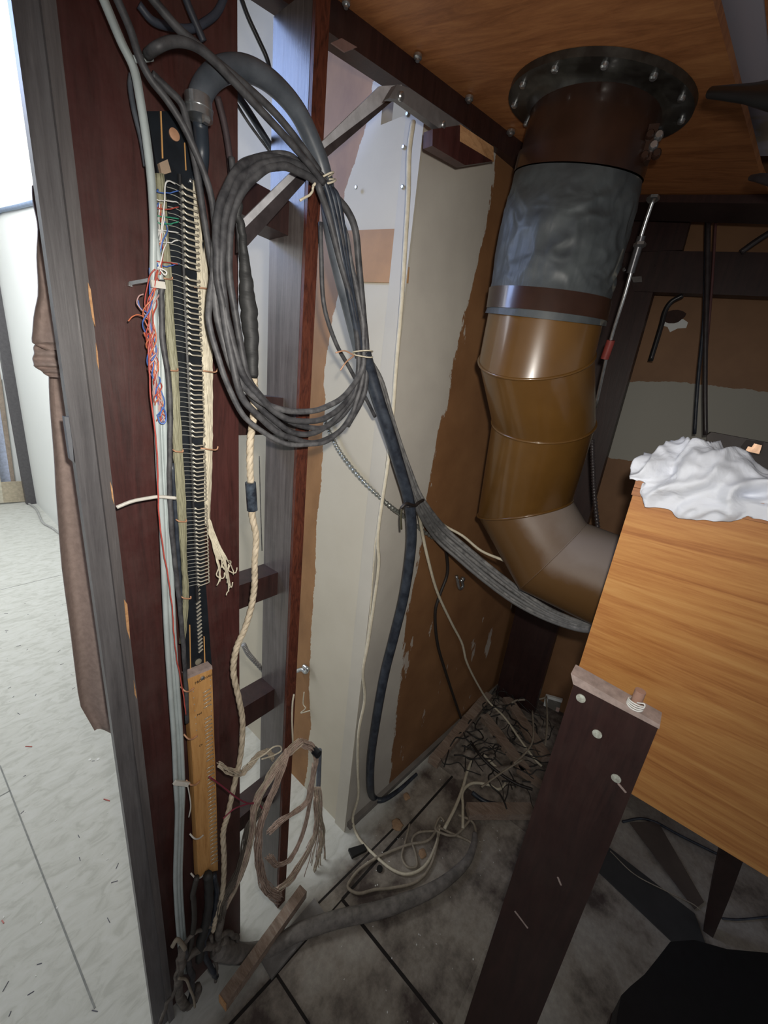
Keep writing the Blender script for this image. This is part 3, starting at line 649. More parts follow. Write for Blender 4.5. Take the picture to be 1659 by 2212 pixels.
for i in (1, 2, 3):
    bm = NB(); rr = grow(RR[i], 1.004); tube(bm, rr+[rr[0]], 0.0032, 6, cap=False); mesh('seam_rib', bm, DUCT, du, smooth=True)
bm = NB(); rr = grow(RR[4], 1.002); tube(bm, rr+[rr[0]], 0.0012, 6, cap=False); mesh('seam_rib', bm, DUCTD, du, smooth=True)
kk = min(range(64), key=lambda k: -((RR[0][k]-CAM).normalized().dot(ray(1122, 700).normalized())))
bm = NB(); tube(bm, wob(crom([grow(RR[0], 1.003)[kk], grow(RR[1], 1.003)[kk]], 14), 0.002, 0.9), 0.0018, 5); mesh('lock_seam', bm, DUCT, du, smooth=True)
# flange
bm = NB(); rF = 0.168; seg = 64
tn = Vector((1, 0, 0.1)).normalized(); dn_ = Vector((0.1, 0.2, -1)).normalized(); tu = dn_.cross(tn).normalized()
def circ(r, h): return [fc+tn*r*math.cos(2*math.pi*k/seg)+tu*r*math.sin(2*math.pi*k/seg)+dn_*h for k in range(seg)]
skin_rings(bm, [circ(rF, 0.0005), circ(rF, 0.012), circ(rF*0.93, 0.014), circ(rT*1.14, 0.014), circ(rT*1.05, 0.020), circ(rT*1.0, 0.030)])
FLG = mesh('flange', bm, FLAN, du, smooth=35)
for k in range(12):
    a_ = 2*math.pi*(k+0.35)/12; c = fc+tn*rF*0.92*math.cos(a_)+tu*rF*0.92*math.sin(a_)+dn_*0.013
    bm = NB(); disc(bm, c, dn_, 0.0062, 0.007, 12, 1); mesh('flange_bolt', bm, STEEL, FLG, smooth=40)
# clamp lugs on the right of the upper band
DD = Vector((math.cos(fa), math.sin(fa), 0)); lc = sum(mixr(h_b1, h_st, 0.5), Vector())/64
side = Vector((DD.y, -DD.x, 0))
for k, (dx, dzv) in enumerate([(0, 0.012), (0.010, -0.004), (0.0, -0.018), (0.014, 0.010), (0.018, -0.016)]):
    bm = NB(); c = lc+side*(rT*0.90+dx)-DD*(rT*0.55)+Vector((0, 0, dzv-0.006)); disc(bm, c, (-DD*0.8-side*0.1), 0.0075, 0.010, 10, 1); mesh('clamp_bolt', bm, STEEL if k % 2 else COLL, CB1, smooth=40)
bm = NB(); c = lc+side*rT*0.92-DD*rT*0.5; bar(bm, c+Vector((0, 0, 0.022)), c-Vector((0, 0, 0.03)), 0.020, 0.016, side); bevel(bm, 0.003); mesh('clamp_lug', bm, COLL, CB1)

# turnbuckle rod right of the duct
tr = thing('tie_rod', 'long thin silver tie rod with turnbuckle slanting beside the brown duct', 'rod', D(1282, 890, 1.35))
rp = [D(1412, 428, 1.15), D(1385, 510, 1.17), D(1350, 635, 1.2), D(1318, 740, 1.24), D(1286, 880, 1.3)]
b = NB(); cable(b, rp, 8, seg=10); mesh('rod', b, STEEL, tr, smooth=True)
b = NB(); cable(b, [D(1386, 510, 1.165), D(1362, 590, 1.185)], 17, seg=10); mesh('turnbuckle', b, simple('dull_steel', (0.12, 0.12, 0.13), 0.35, 0.6), tr, smooth=40)
b = NB(); cable(b, [D(1320, 735, 1.232), D(1306, 775, 1.245)], 17, seg=10); mesh('label_sleeve', b, simple('red_label', (0.30, 0.05, 0.04), 0.5), tr, smooth=40)
for px, py in [(1382, 528), (1411, 428)]:
    c = D(px, py, 1.16); b = NB(); disc(b, c-Vector((0, 0, 0.004)), (0.1, 0, 1), 0.013, 0.006, 6); mesh('nut', b, STEEL, tr)
b = NB(); prism(b, P('x', [(1364, 598), (1386, 597), (1387, 609), (1368, 610)], 1.785), (0.004, 0, 0)); one('pipe_clip', b, STEEL, 'small bright metal clip screwed to the far post', 'clip')
# hanging rods/cables at right
hc = 'thin dark cables hanging from the plywood edge at the right'
wire('hanging_cable', P('x', [(1527, 478), (1524, 600), (1520, 700), (1508, 820), (1500, 938)], 1.70), 7, CABB, 'dark cable hanging from the plywood edge, left of the pair', group=None)
wire('hanging_cable', P('x', [(1530, 478), (1527, 640), (1524, 740), (1523, 850), (1524, 940)], 1.66), 9, IRON, 'thicker shiny black cable hanging from the plywood edge', group=None)
wire('hanging_cable', P('x', [(1546, 478), (1539, 600), (1532, 690), (1526, 760)], 1.68), 5, simple('dull_red_wire', (0.12, 0.05, 0.05), 0.5), 'thin reddish cable beside the black pair under the plywood edge', group=None)
wire('bent_rod', P('x', [(1475, 638), (1450, 652), (1437, 672), (1428, 705), (1405, 780)], 1.77), 10, simple('black_iron', (0.02, 0.02, 0.022), 0.35), 'black rod bent at the top beside the far post', 'rod')
wire('slanted_rod', P('x', [(1600, 545), (1635, 520), (1680, 492)], 1.77), 12, IRON, 'black slanted rod above the cross beam at the right edge', 'rod')
wire('coiled_cord', P('d', [(1279, 950), (1281, 1010), (1284, 1070), (1291, 1140)], 1.35), 9, IRON, 'ribbed dark cord hanging close behind the brown duct', 'cord', fn=lambda t: 1+0.25*math.sin(t*180), n=30)
b = NB(); tube(b, [D(1536, 200, 0.72), D(1560, 200, 0.70), D(1620, 202, 0.66), D(1700, 205, 0.60)], [pxr(D(1536, 200, 0.72), 20), pxr(D(1560, 200, 0.70), 23), pxr(D(1620, 202, 0.66), 33), pxr(D(1700, 205, 0.60), 60)], 12); one('lamp_arm', b, simple('black_plastic', (0.004, 0.004, 0.004), 0.4), 'black tapered arm poking in from the right near the pale strip', 'arm', smooth=40)
b = NB(); tube(b, [D(1622, 384, 0.95), D(1640, 384, 0.93), D(1700, 395, 0.90)], [0.004, 0.006, 0.010], 10); one('dark_rod_tip', b, IRON, 'small dark rod tip at the right edge below the black arm', 'rod', smooth=40)
# knocked hole in the back wall
b = NB(); c = X(1455, 684, 1.9465); u1, u2 = Vector((0, 1, 0)), Vector((0, 0, 1))
prism(b, [c+u1*math.cos(t)*0.036*(1+0.15*math.sin(3*t))+u2*math.sin(t)*0.024 for t in [2*math.pi*i/14 for i in range(14)]], (0.003, 0, 0)); mesh('hole', b, simple('hole_dark', (0.05, 0.025, 0.02), 0.9), WC)
b = NB(); c = X(1460, 694, 1.9478); rim_ = [1.0, 1.25, 0.9, 1.3, 0.85, 1.2, 1.05, 0.7, 0.35, 0.3, 0.35, 0.6]
prism(b, [c+u1*math.cos(2*math.pi*i/12+3.3)*0.040*rim_[i]+u2*math.sin(2*math.pi*i/12+3.3)*0.030*rim_[i] for i in range(12)], (0.0006, 0, 0)); mesh('chipped_plaster', b, WHITEW, WC)
# white socket near the floor
so = thing('power_socket', 'small white framed socket plate low on the back wall', 'socket', X(1190, 1545, 1.9))
b = NB()
for q in ([(1178, 1502), (1214, 1512), (1213, 1518), (1179, 1508)], [(1178, 1502), (1184, 1504), (1178, 1552), (1170, 1546)], [(1172, 1546), (1204, 1556), (1202, 1562), (1172, 1552)]): prism(b, P('x', q, 1.925), (0.015, 0, 0))
mesh('frame', b, WHITEW, so)
b = NB(); prism(b, P('x', [(1183, 1508), (1212, 1516), (1202, 1556), (1178, 1548)], 1.932), (0.012, 0, 0)); mesh('plate', b, simple('grey_plate', (0.20, 0.19, 0.17), 0.5), so)
b = NB(); prism(b, P('x', [(1202, 1528), (1209, 1530), (1207, 1538), (1200, 1536)], 1.929), (0.004, 0, 0)); mesh('switch', b, simple('pink_switch', (0.7, 0.5, 0.45), 0.5), so)
# bright screw hook on the right wall
b = NB(); c = A(997, 1250, 0.006); disc(b, c, WAn, 0.010, 0.012, 10, 1); cable(b, [A(996, 1252, 0.02), A(1000, 1266, 0.02), A(992, 1270, 0.02), A(986, 1244, 0.012)], 7); one('hook', b, STEEL, 'small bright metal hook screwed to the brown wall', 'hook', smooth=True)

# ------------------------------------------------------------------ black terminal strip
YS = 0.604
ts = thing('terminal_strip', 'tall black terminal strip with rows of soldered lugs on the wide board', 'terminal strip', Y(405, 1440, YS))
b = NB(); prism(b, P('y', [(318, 240), (440, 240), (440, 400), (441, 700), (442, 1000), (443, 1240), (458, 1442), (405, 1470), (388, 1250), (372, 900), (352, 560), (345, 400)], YS), (0, 0.016, 0)); bevel(b, 0.001); BKG = mesh('backing', b, BLK, ts)
def strip_x(py): return 388+(427-388)*(py-400)/(1270-400)
zt, zb = Y(390, 400, YS).z, Y(428, 1262, YS).z
def spx(z):     # left-row x at height z
    t = (zt-z)/(zt-zb); return Y(388, 400, YS).x*(1-t)+Y(424, 1262, YS).x*t
b = NB(); tube(b, [Vector((spx(zt)-0.001, YS-0.003, zt+0.01)), Vector((spx(zb)-0.001, YS-0.003, zb-0.03))], 0.0025, 6); mesh('rail', b, simple('dark_rail', (0.02, 0.02, 0.022), 0.4), ts)
N = 84
gaps = (14, 30, 47, 62)
for i in range(N):
    if i in gaps: continue
    z = zt-(zt-zb)*(i+0.5)/N; x = spx(z)
    if i < 14 and i % 2 == 1 and i > 3: pass
    b = NB(); w = 0.020
    tube(b, crom([Vector((x-0.001, YS-0.008, z+0.0018)), Vector((x+0.003, YS-0.010, z-0.0012)), Vector((x+w*0.5, YS-0.010, z-0.0010)), Vector((x+w-0.002, YS-0.009, z-0.0006)), Vector((x+w, YS-0.004, z+0.0022))], 4), 0.00125, 5)
    tag(mesh('solder_lug', b, SOLDER, ts, smooth=True), kind=None)
    if True:
        b = NB(); wl = -0.024 if i > 14 else -0.018
        tube(b, crom([Vector((x-0.001, YS-0.006, z)), Vector((x+wl*0.5, YS-0.005, z+0.0012)), Vector((x+wl, YS-0.004, z+0.0002))], 4), 0.0006, 4)
        disc(b, Vector((x, YS-0.004, z)), (0, -1, 0), 0.0022, 0.005, 8, 1)
        mesh('lead_wire', b, simple('grey_lead', (0.32, 0.32, 0.29), 0.5) if i == 0 else bpy.data.materials['grey_lead'], ts, smooth=True)
for i in range(18):
    z = zb-0.005-i*0.0078; t = i/18; x = spx(zb)+0.001*t
    b = NB(); bar(b, Vector((x-0.002, YS-0.001, z-0.0022)), Vector((x+0.006, YS-0.001, z+0.0022)), 0.0013, 0.002, Vector((0, 1, 0)))
    mesh('empty_slot', b, SOLDER, BKG)
for px, py, m_, rr in [(376, 291, COP, 22), (428, 1429, simple('dull_brass', (0.35, 0.33, 0.26), 0.4, 0.4), 14), (412, 391, STEEL, 8)]:
    c = Y(px, py, YS-0.0005); b = NB(); disc(b, c, (0, -1, 0), pxr(c, rr), 0.002, 20, 1); mesh('screw_head', b, m_, BKG, smooth=40)
for q in ([(346, 240), (349, 240), (353, 342), (350, 342)], [(398, 308), (400, 308), (403, 368), (401, 368)], [(409, 1350), (411, 1350), (413, 1452), (411, 1452)], [(440, 1375), (442, 1375), (444, 1440), (442, 1440)]):
    b = NB(); prism(b, P('y', q, YS-0.001), (0, 0.002, 0)); mesh('slot_line', b, TBW, BKG)
b = NB(); prism(b, P('y', [(344, 352), (362, 344), (370, 372), (350, 378)], YS-0.006), (0, 0.008, 0)); bevel(b, 0.002); mesh('melted_blob', b, simple('tan_blob', (0.38, 0.28, 0.2), 0.6), ts)

# cream jumper bundle right of the strip
cb = thing('cream_wire_bundle', 'flat bundle of cream wires laced straight down beside the terminal strip', 'wire bundle', Y(447, 1130, 0.6))
cpath = [(420, 385), (428, 500), (436, 620), (441, 720), (445, 800), (446, 900), (447, 1000), (447, 1135)]
hw = [4, 11, 15, 14, 13, 12, 10, 5]
for k in range(13):
    s = (k-6)/6; pts = [Y(px+s*hw[i], py, 0.603+0.005*s*s) for i, (px, py) in enumerate(cpath)]
    b = NB(); tube(b, wob(crom(pts, 12), 0.0012, 0.5, k*3.1), 0.0014, 6); mesh('wire', b, CREAM, cb, smooth=True)
for px, py, w in [(436, 622, 30), (446, 802, 28), (448, 970, 26)]:
    b = NB(); cable(b, [Y(px-w/2-2, py-2, 0.597), Y(px, py, 0.594), Y(px+w/2+2, py+2, 0.597), Y(px+w/2+8, py, 0.594), Y(px+w/2+10, py-6, 0.594)], 3); mesh('lacing_tie', b, COP, cb, smooth=True)
fr = thing('frayed_wire_tail', 'loose fanned ends of cream wires hanging from the laced bundle', 'wires', Y(485, 1285, 0.6))
for k in range(14):
    e = 472+k*2.2; ey = 1262+random.uniform(-40, 25)
    pts = [Y(448+k*0.3, 1120, 0.6), Y(455+k*0.9, 1160, 0.597), Y(466+k*1.7, 1205, 0.594-0.001*k), Y(e, ey-18, 0.592), Y(e+random.uniform(-6, 6), ey, 0.592)]
    if k % 4 == 0: pts += [Y(e+10, ey+6, 0.590), Y(e+14, ey-6, 0.590)]
    b = NB(); cable(b, pts, 2.6, n=6, a=0.002, seed=k); mesh('wire', b, CREAM, fr, smooth=True)

# grey sheathed cables down the board
gc = thing('grey_cable_bundle', 'pale grey sheathed cables tied together running down the wide board', 'cable bundle', Y(390, 2030, 0.59))
main = [(212, -30), (232, 18), (262, 90), (290, 150), (304, 220), (318, 310), (328, 400), (333, 500), (338, 600), (341, 700), (344, 850), (350, 1000), (357, 1130), (362, 1250), (368, 1380), (376, 1500), (383, 1600), (387, 1700)]
low = [(388, 1750), (386, 1820), (384, 1900), (388, 1980), (394, 2050), (396, 2100)]
for s, mm, w in [(-7, PVC, 13), (2, PVC, 13), (9, PVC, 11)]:
    pts = [Y(px+s*(0.15 if py < 560 else 1), py, 0.592+(0.004 if s == 2 else 0)-(0.0 if py > 560 else 0.01)) for px, py in main]
    pts += [Y(px+s*0.75, py, 0.596) for px, py in low]
    b = NB(); cable(b, pts, w); mesh('cable', b, mm, gc, smooth=True)
for px, py in [(341, 615), (392, 1692)]:
    b = NB(); bar(b, Y(px-15, py-2, 0.583), Y(px+15, py+2, 0.583), 0.008, 0.0045, Vector((0, 1, 0))); bevel(b, 0.002); mesh('cable_tie', b, NYLON, gc)
b = NB(); cable(b, [Y(400, 1690, 0.582), Y(406, 1700, 0.58), Y(412, 1740, 0.58), Y(408, 1765, 0.58)], 2.5); mesh('tie_tail', b, NYLON, gc, smooth=True)
wire('zip_tie', [Y(252, 1096, 0.585), Y(285, 1083, 0.583), Y(320, 1076, 0.583), Y(345, 1073, 0.583), Y(380, 1076, 0.583)], 8, NYLON, 'long clear zip tie sticking out left from the grey cables', 'zip tie')
wire('zip_tie', [Y(290, 128, 0.575), Y(305, 127, 0.572), Y(328, 124, 0.572)], 13, PVC, 'short fat clear tie crossing cables near the hose clamp', 'zip tie')
b = NB(); bar(b, Y(282, 613, 0.618), Y(338, 603, 0.60), 0.006, 0.004); bar(b, Y(281, 611, 0.617), Y(281, 619, 0.617), 0.004, 0.004, Vector((1, 0, 0))); one('metal_staple', b, STEEL, 'flat bent metal strip nailed left of the coloured wires', 'staple')
# olive flat bundle
ob = thing('olive_wire_bundle', 'olive green laced wire bundle left of the terminal strip', 'wire bundle', Y(392, 1390, 0.6))
op = [(344, 375), (352, 480), (361, 600), (367, 700), (375, 800), (380, 900), (386, 1000), (392, 1100), (397, 1200), (401, 1270), (399, 1330), (393, 1390)]
for k in range(9):
    s = (k-4)/4; pts = [Y(px+s*(8.5 if py < 1150 else 5), py, 0.594+0.004*s*s) for px, py in op]
    b = NB(); tube(b, wob(crom(pts, 8), 0.001, 0.5, k*5.3), 0.0013, 6); mesh('wire', b, OLIVE, ob, smooth=True)
for px, py in [(362, 602), (374, 800), (385, 975), (392, 1126), (402, 1292)]:
    b = NB(); cable(b, [Y(px-12, py-4, 0.592), Y(px-5, py, 0.588), Y(px+9, py+1, 0.590), Y(px+10, py-4, 0.59)], 3.2); mesh('lacing_tie', b, COP, ob, smooth=True)
wire('dark_cable', P('y', [(350, 606), (349, 660), (352, 740), (363, 810), (368, 900), (366, 1010), (368, 1100), (376, 1200), (388, 1300), (396, 1400), (402, 1480), (404, 1560)], 0.586), 11, CAB, 'dusty black cable running down between grey cables and olive bundle', a=0.001)
wire('dark_cable', P('y', [(372, 1000), (380, 1120), (388, 1260), (394, 1360), (399, 1450), (403, 1530)], 0.60), 9, CABB, 'blue black cable just left of the olive bundle foot')
# coloured wire hank
cw = thing('coloured_wire_hank', 'tangled red, blue and white thin wires twisted into a hank', 'wires', Y(350, 915, 0.585))
def hank(pts, ws, mats, turns, R):
    p = crom(pts, 14); F = frames(p); n = len(ws)
    for s in range(n):
        q = []
        for i, (c, (t, u, v)) in enumerate(zip(p, F)):
            ang = 2*math.pi*(s/n+turns*i/len(p))+0.6*math.sin(i*0.2+s); rr = R*(0.55+0.45*math.sin(i*0.11+s*1.7))
            q.append(c+(u*math.cos(ang)+v*math.sin(ang))*rr)
        b = NB(); tube(b, q, ws[s], 5); mesh('wire', b, mats[s], cw, smooth=True)
hank(P('y', [(345, 440), (350, 500), (345, 545), (335, 590)], 0.588), [0.0008]*8, [BLUE, WHT, RED, WHT, BLUE, WHT, ORG, WHT], 0.6, 0.006)
hank(P('y', [(338, 585), (330, 630), (321, 680), (326, 730), (328, 780)], 0.588), [0.0009]*10, [RED, BLUE, ORG, RED, PNK, RED, BLUE, ORG, RED, PNK], 0.9, 0.0075)
hank(P('y', [(324, 720), (328, 770), (336, 820), (344, 870), (350, 912)], 0.587), [0.0009]*12, [RED, ORG, BLUE, PNK, PNK, ORG, RED, BLUE, RED, PNK, PNK, ORG], 2.2, 0.0065)
for k, (py, m_) in enumerate([(415, BLUE), (432, WHT), (450, RED), (467, GRN), (482, GRN), (497, WHT), (522, WHT), (565, RED), (573, BLUE)]):
    b = NB(); cable(b, [Y(326 if k % 2 else 340, py-6, 0.59), Y(342, py, 0.585), Y(362, py+2, 0.588), Y(386, py+(6 if k % 2 else -3), 0.592)], 2.4, a=0.001, seed=k); mesh('branch_wire', b, m_, cw, smooth=True)
b = NB(); cable(b, [Y(345, 520, 0.585), Y(355, 440, 0.583), Y(357, 400, 0.583), Y(365, 391, 0.585), Y(378, 397, 0.59)], 3); mesh('branch_wire', b, WHT, cw, smooth=True)
b = NB(); cable(b, [Y(340, 578, 0.583), Y(352, 582, 0.58), Y(360, 588, 0.58), Y(356, 594, 0.58), Y(345, 582, 0.58)], 3); mesh('tie_loop', b, WHT, cw, smooth=True)
b = NB(); cable(b, [Y(345, 900, 0.58), Y(352, 880, 0.578), Y(359, 900, 0.578), Y(355, 914, 0.578), Y(345, 912, 0.58), Y(340, 895, 0.58)], 3); mesh('loop_end', b, BLUE, cw, smooth=True)
for pts, m_ in [([(322, 690), (308, 672), (296, 655), (300, 640), (310, 635)], PNK), ([(320, 690), (300, 680), (286, 684), (277, 694)], ORG), ([(318, 675), (303, 665), (298, 648)], BLUE)]:
    b = NB(); cable(b, P('y', pts, 0.59), 2.6); mesh('loose_end', b, m_, cw, smooth=True)
wire('red_wire', P('y', [(323, 720), (322, 780), (326, 860), (336, 940), (341, 1020), (342, 1090), (350, 1170), (362, 1240), (372, 1310), (376, 1380), (385, 1440), (396, 1500), (402, 1545)], 0.578), 3, RED, 'thin red wire meandering down over the grey cables', 'wire', a=0.001)

# orange terminal board
tb = thing('orange_terminal_board', 'narrow orange wooden terminal board fixed below the black strip', 'terminal board', Y(435, 1890, 0.59))
YB = 0.586
b = NB(); prism(b, P('y', [(404, 1468), (458, 1446), (463, 1600), (467, 1700), (471, 1880), (449, 1885), (428, 1900), (424, 1800), (414, 1620)], YB), (0, 0.018, 0)); bevel(b, 0.0015); TBB = mesh('board', b, TBW, tb)
b = NB(); prism(b, P('y', [(402, 1462), (458, 1438), (459, 1446), (404, 1468)], YB+0.001), (0, 0.017, 0)); tag(mesh('top_edge', b, SAWN, tb), 'pale rough top edge')
for k in range(46):
    t = k/45; py = 1490+t*370; x0 = 438+t*17; 
    if 4 < k < 7 or 18 < k < 20: continue
    b = NB(); cable(b, [Y(x0+1, py+7, YB-0.001), Y(x0+7, py+3, YB-0.004), Y(x0+16, py-2, YB-0.001)], 2.2, n=4, seg=5); mesh('pin', b, SOLDER, tb, smooth=True)
for k in range(30):
    t = k/29; py = 1468+t*390; x0 = 454+t*14
    b = NB(); c = Y(x0, py, YB-0.0003); disc(b, c, (0, -1, 0), 0.0011, 0.0015, 6); mesh('contact', b, SOLDER, tb)
for k in range(8):
    b = NB(); c = Y(417+k*1.2, 1493+k*14, YB-0.0003); disc(b, c, (0, -1, 0), 0.0011, 0.0012, 6); mesh('contact', b, SOLDER, tb)
for py, px in [(1487, 404), (1590, 411), (1689, 416), (1805, 424), (1890, 426)]:
    b = NB(); cable(b, [Y(px-14, py-4, YB+0.002), Y(px-4, py+6, YB-0.006), Y(px+6, py+6, YB-0.004), Y(px+15, py-1, YB-0.001)], 3.4); mesh('wire_tie', b, NYLON if px > 420 else COP, tb, smooth=True)
c = Y(437, 1464, YB-0.001); b = NB(); disc(b, c, (0, -1, 0), pxr(c, 9), 0.003, 12, 1); mesh('screw_head', b, STEEL, TBB, smooth=40)
INK = simple('faint_ink', (0.05, 0.03, 0.02), 0.8)
def ink(txt, px, py, size, rz):
    cu = bpy.data.curves.new('t', 'FONT'); cu.body = txt; cu.size = size; cu.extrude = 0.0002
    o = bpy.data.objects.new('t', cu); link(o); bpy.context.view_layer.update()
    me = bpy.data.meshes.new_from_object(o.evaluated_get(bpy.context.evaluated_depsgraph_get())); bpy.data.objects.remove(o)
    bm = NB(); bm.from_mesh(me); c = Y(px, py, YB-0.0006)
    bmesh.ops.transform(bm, matrix=Matrix.Translation(c) @ Matrix.Rotation(math.radians(-rz), 4, 'Y') @ Matrix.Rotation(math.radians(90), 4, 'X'), verts=bm.verts)
    mesh('lettering', bm, INK, TBB)
ink('F&D', 421, 1479, 0.0075, 4); ink('SWELL', 440, 1469, 0.006, 4); ink('Ped', 426, 1547, 0.006, 4); ink('Ch', 430, 1614, 0.006, 4)

# ------------------------------------------------------------------ hose, clamp, coil
hc_ = thing('grey_hose', 'thick grey rubber hose arching from a steel clamp over the coil', 'hose', Y(425, 250, 0.57))
hp = P('y', [(430, 250, 'y', 0.568), (428, 225, 'y', 0.568), (440, 190), (462, 163), (492, 148), (530, 148), (570, 166), (610, 200), (645, 245), (672, 300), (695, 360), (707, 420), (716, 500), (735, 590), (758, 680), (780, 770)], 0.565)
b = NB(); cable(b, hp, 40, seg=16, n=10); mesh('hose', b, HOSE, hc_, smooth=True)
b = NB(); c0, c1 = Y(431, 256, 0.568), Y(428, 210, 0.568); tube(b, [c0, c1], pxr(c0, 54), 20); tube(b, [c0.lerp(c1, 0.4), c0.lerp(c1, 0.5)], pxr(c0, 58), 20); mesh('clamp', b, STEEL, hc_, smooth=40); CLP = hc_.children[-1]
b = NB(); prism(b, P('y', [(443, 232), (456, 234), (458, 250), (452, 268), (442, 262)], 0.56), (0, 0.006, 0)); bevel(b, 0.002); mesh('clamp_ear', b, STEEL, CLP)
b = NB(); cable(b, [Y(432, 262, 0.58), Y(436, 330, 0.596), Y(430, 395, 0.60)], 30, seg=14); mesh('socket', b, simple('dark_socket', (0.03, 0.04, 0.055), 0.4), hc_, smooth=True)

co = thing('cable_coil', 'big coil of dusty black cables tied with twine, hung between the uprights', 'cable coil', Y(620, 965, 0.55))
loops = [
 [(700, 392), (665, 362), (620, 338), (570, 338), (515, 365), (480, 430), (466, 520), (462, 620), (478, 720), (512, 815), (560, 865), (620, 887), (680, 886), (735, 862), (775, 815), (786, 765), (783, 690), (765, 600), (742, 500), (715, 420)],
 [(706, 390), (672, 366), (628, 346), (580, 346), (530, 372), (494, 440), (482, 530), (480, 630), (500, 730), (530, 815), (572, 872), (625, 904), (690, 906), (740, 876), (768, 830), (778, 765), (770, 680), (745, 580), (722, 480), (704, 410)],
 [(700, 402), (668, 382), (625, 360), (585, 362), (545, 390), (505, 450), (496, 540), (500, 640), (520, 740), (545, 830), (600, 895), (650, 920), (700, 922), (745, 892), (775, 840), (783, 770), (772, 700), (752, 600), (732, 500), (708, 415)],
 [(694, 398), (660, 372), (615, 350), (565, 350), (505, 388), (472, 460), (462, 560), (456, 640), (452, 700), (475, 785), (510, 870), (555, 925), (610, 955), (665, 962), (718, 945), (760, 895), (780, 830), (787, 765), (776, 680), (756, 590), (730, 490), (702, 412)],
 [(698, 394), (655, 366), (605, 342), (558, 344), (508, 376), (474, 446), (470, 560), (480, 660), (500, 760), (520, 850), (565, 905), (620, 945), (680, 955), (735, 930), (770, 870), (784, 800), (782, 740), (762, 640), (738, 540), (712, 430)],
 [(705, 400), (690, 400), (712, 470), (735, 560), (758, 650), (775, 765), (768, 840), (730, 900), (690, 930), (640, 935), (590, 905), (540, 850), (510, 760), (486, 660), (476, 560), (486, 460), (520, 392), (572, 352), (630, 352), (690, 385)],
]
for k, lp in enumerate(loops):
    b = NB(); p = P('y', lp+[lp[0]], None) if False else [Y(px, py, 0.552+0.009*math.sin(k*2.1+i*0.35)) for i, (px, py) in enumerate(lp)]
    p.append(p[0]); tube(b, wob(crom(p, 8), 0.003, 0.15, k*7.7), pxr(p[0], 14.5 if k != 3 else 12), 10); mesh('cable', b, CAB if k % 3 else simple('dusty_cable_grey', (0.13, 0.13, 0.135), 0.55, scale=60, c2=(0.045, 0.045, 0.05)), co, smooth=True)
for off in (0, 9, 17):
    b = NB(); cable(b, [Y(700+off, 392+off, 0.54), Y(712+off, 430, 0.54), Y(728+off*0.8, 500, 0.543), Y(745+off*0.5, 590, 0.545), Y(765+off*0.3, 690, 0.547), Y(782, 768, 0.55)], 13); mesh('cable', b, CABB, co, smooth=True)
b = NB(); cable(b, [Y(715, 415, 0.545), Y(750, 455, 0.54), Y(768, 500, 0.54), Y(775, 570, 0.54), Y(785, 680, 0.545), Y(792, 765, 0.548), Y(786, 850, 0.55), Y(750, 920, 0.55)], 14); mesh('cable', b, CAB, co, smooth=True)
for (px, py), t in [((702, 388), (0.5, -0.75)), ((783, 764), (0.1, -1))]:
    c = Y(px, py, 0.548)
    for k in range(2):
        b = NB(); d = Vector((t[0], 0, t[1])); ringtie(b, c+d*0.006*(k-0.5), d+Vector((0, 0.3*(k-.5), 0)), pxr(c, 44), 0.0014); mesh('twine_tie', b, CREAM, co, smooth=True)
b = NB(); cable(b, [Y(680, 396, 0.52), Y(676, 405, 0.52), Y(672, 418, 0.52), Y(648, 433, 0.52)], 5, a=0.001); mesh('twine_end', b, CREAM, co, smooth=True)
b = NB(); cable(b, [Y(765, 768, 0.53), Y(745, 758, 0.53), Y(725, 762, 0.535)], 3); cable(b, [Y(765, 768, 0.53), Y(748, 782, 0.53), Y(735, 800, 0.535)], 3); mesh('twine_end', b, COP, co, smooth=True)

# cables coming down from the top left
wire('black_cable', P('y', [(300, -40), (340, 10), (385, 62), (420, 92), (470, 135), (530, 185), (590, 240), (640, 300), (690, 370)], 0.545), 17, CAB, 'dusty black cable slanting from the top into the coil, upper one')
wire('black_cable', P('y', [(318, 118, 'y', 0.56), (340, 102), (372, 90), (410, 95), (450, 120), (500, 170), (560, 235), (620, 300), (665, 352), (700, 395)], 0.535), 18, CAB, 'dusty black cable rising from the tie and curving down to the coil')
wire('black_cable', P('y', [(245, -20), (280, 60), (300, 120), (325, 170), (360, 215), (395, 270), (430, 345), (455, 420), (466, 500)], 0.56), 16, CAB, 'dusty black cable descending past the red screw to the coil side')
wire('black_cable', P('y', [(328, 160), (365, 195), (392, 225), (405, 270), (425, 370), (442, 480), (462, 600), (480, 680), (520, 790), (560, 880), (620, 950)], 0.572), 14, CAB, 'thinner dusty cable crossing the cream bundle toward the coil foot')
wire('black_cable', P('y', [(284, 160), (282, 190), (290, 240), (305, 300), (315, 360)], 0.60), 11, HOSE, 'grey cable looping behind the pale grey cables near the top')
wire('looped_cable', P('y', [(300, 10), (330, 45), (370, 58), (410, 62), (440, 50), (470, 25), (490, -20)], 0.60), 15, simple('blue_grey_rubber', (0.055, 0.065, 0.09), 0.5), 'dark cable sagging in a loop at the very top left')
wire('looped_cable', P('y', [(395, -20), (410, 20), (425, 55), (440, 90)], 0.595), 16, simple('dim_cable', (0.04, 0.045, 0.06), 0.5), 'dark short cable meeting the sagging loop at the top')
wire('black_wire', P('y', [(515, -20), (535, 35), (558, 85), (576, 125), (585, 160)], 0.80), 10, simple('plain_black', (0.008, 0.008, 0.01), 0.4), 'glossy black wire before the pale wall between the uprights', 'wire')
wire('black_cable', P('y', [(500, 190), (530, 230), (565, 285), (600, 340), (640, 400)], 0.70), 14, CABB, 'black cable passing behind the narrow post near its top')
wire('black_cable', P('y', [(500, 205), (530, 255), (562, 300), (600, 350)], 0.72), 6, CAB, 'thin black cable passing behind the narrow post near its top')
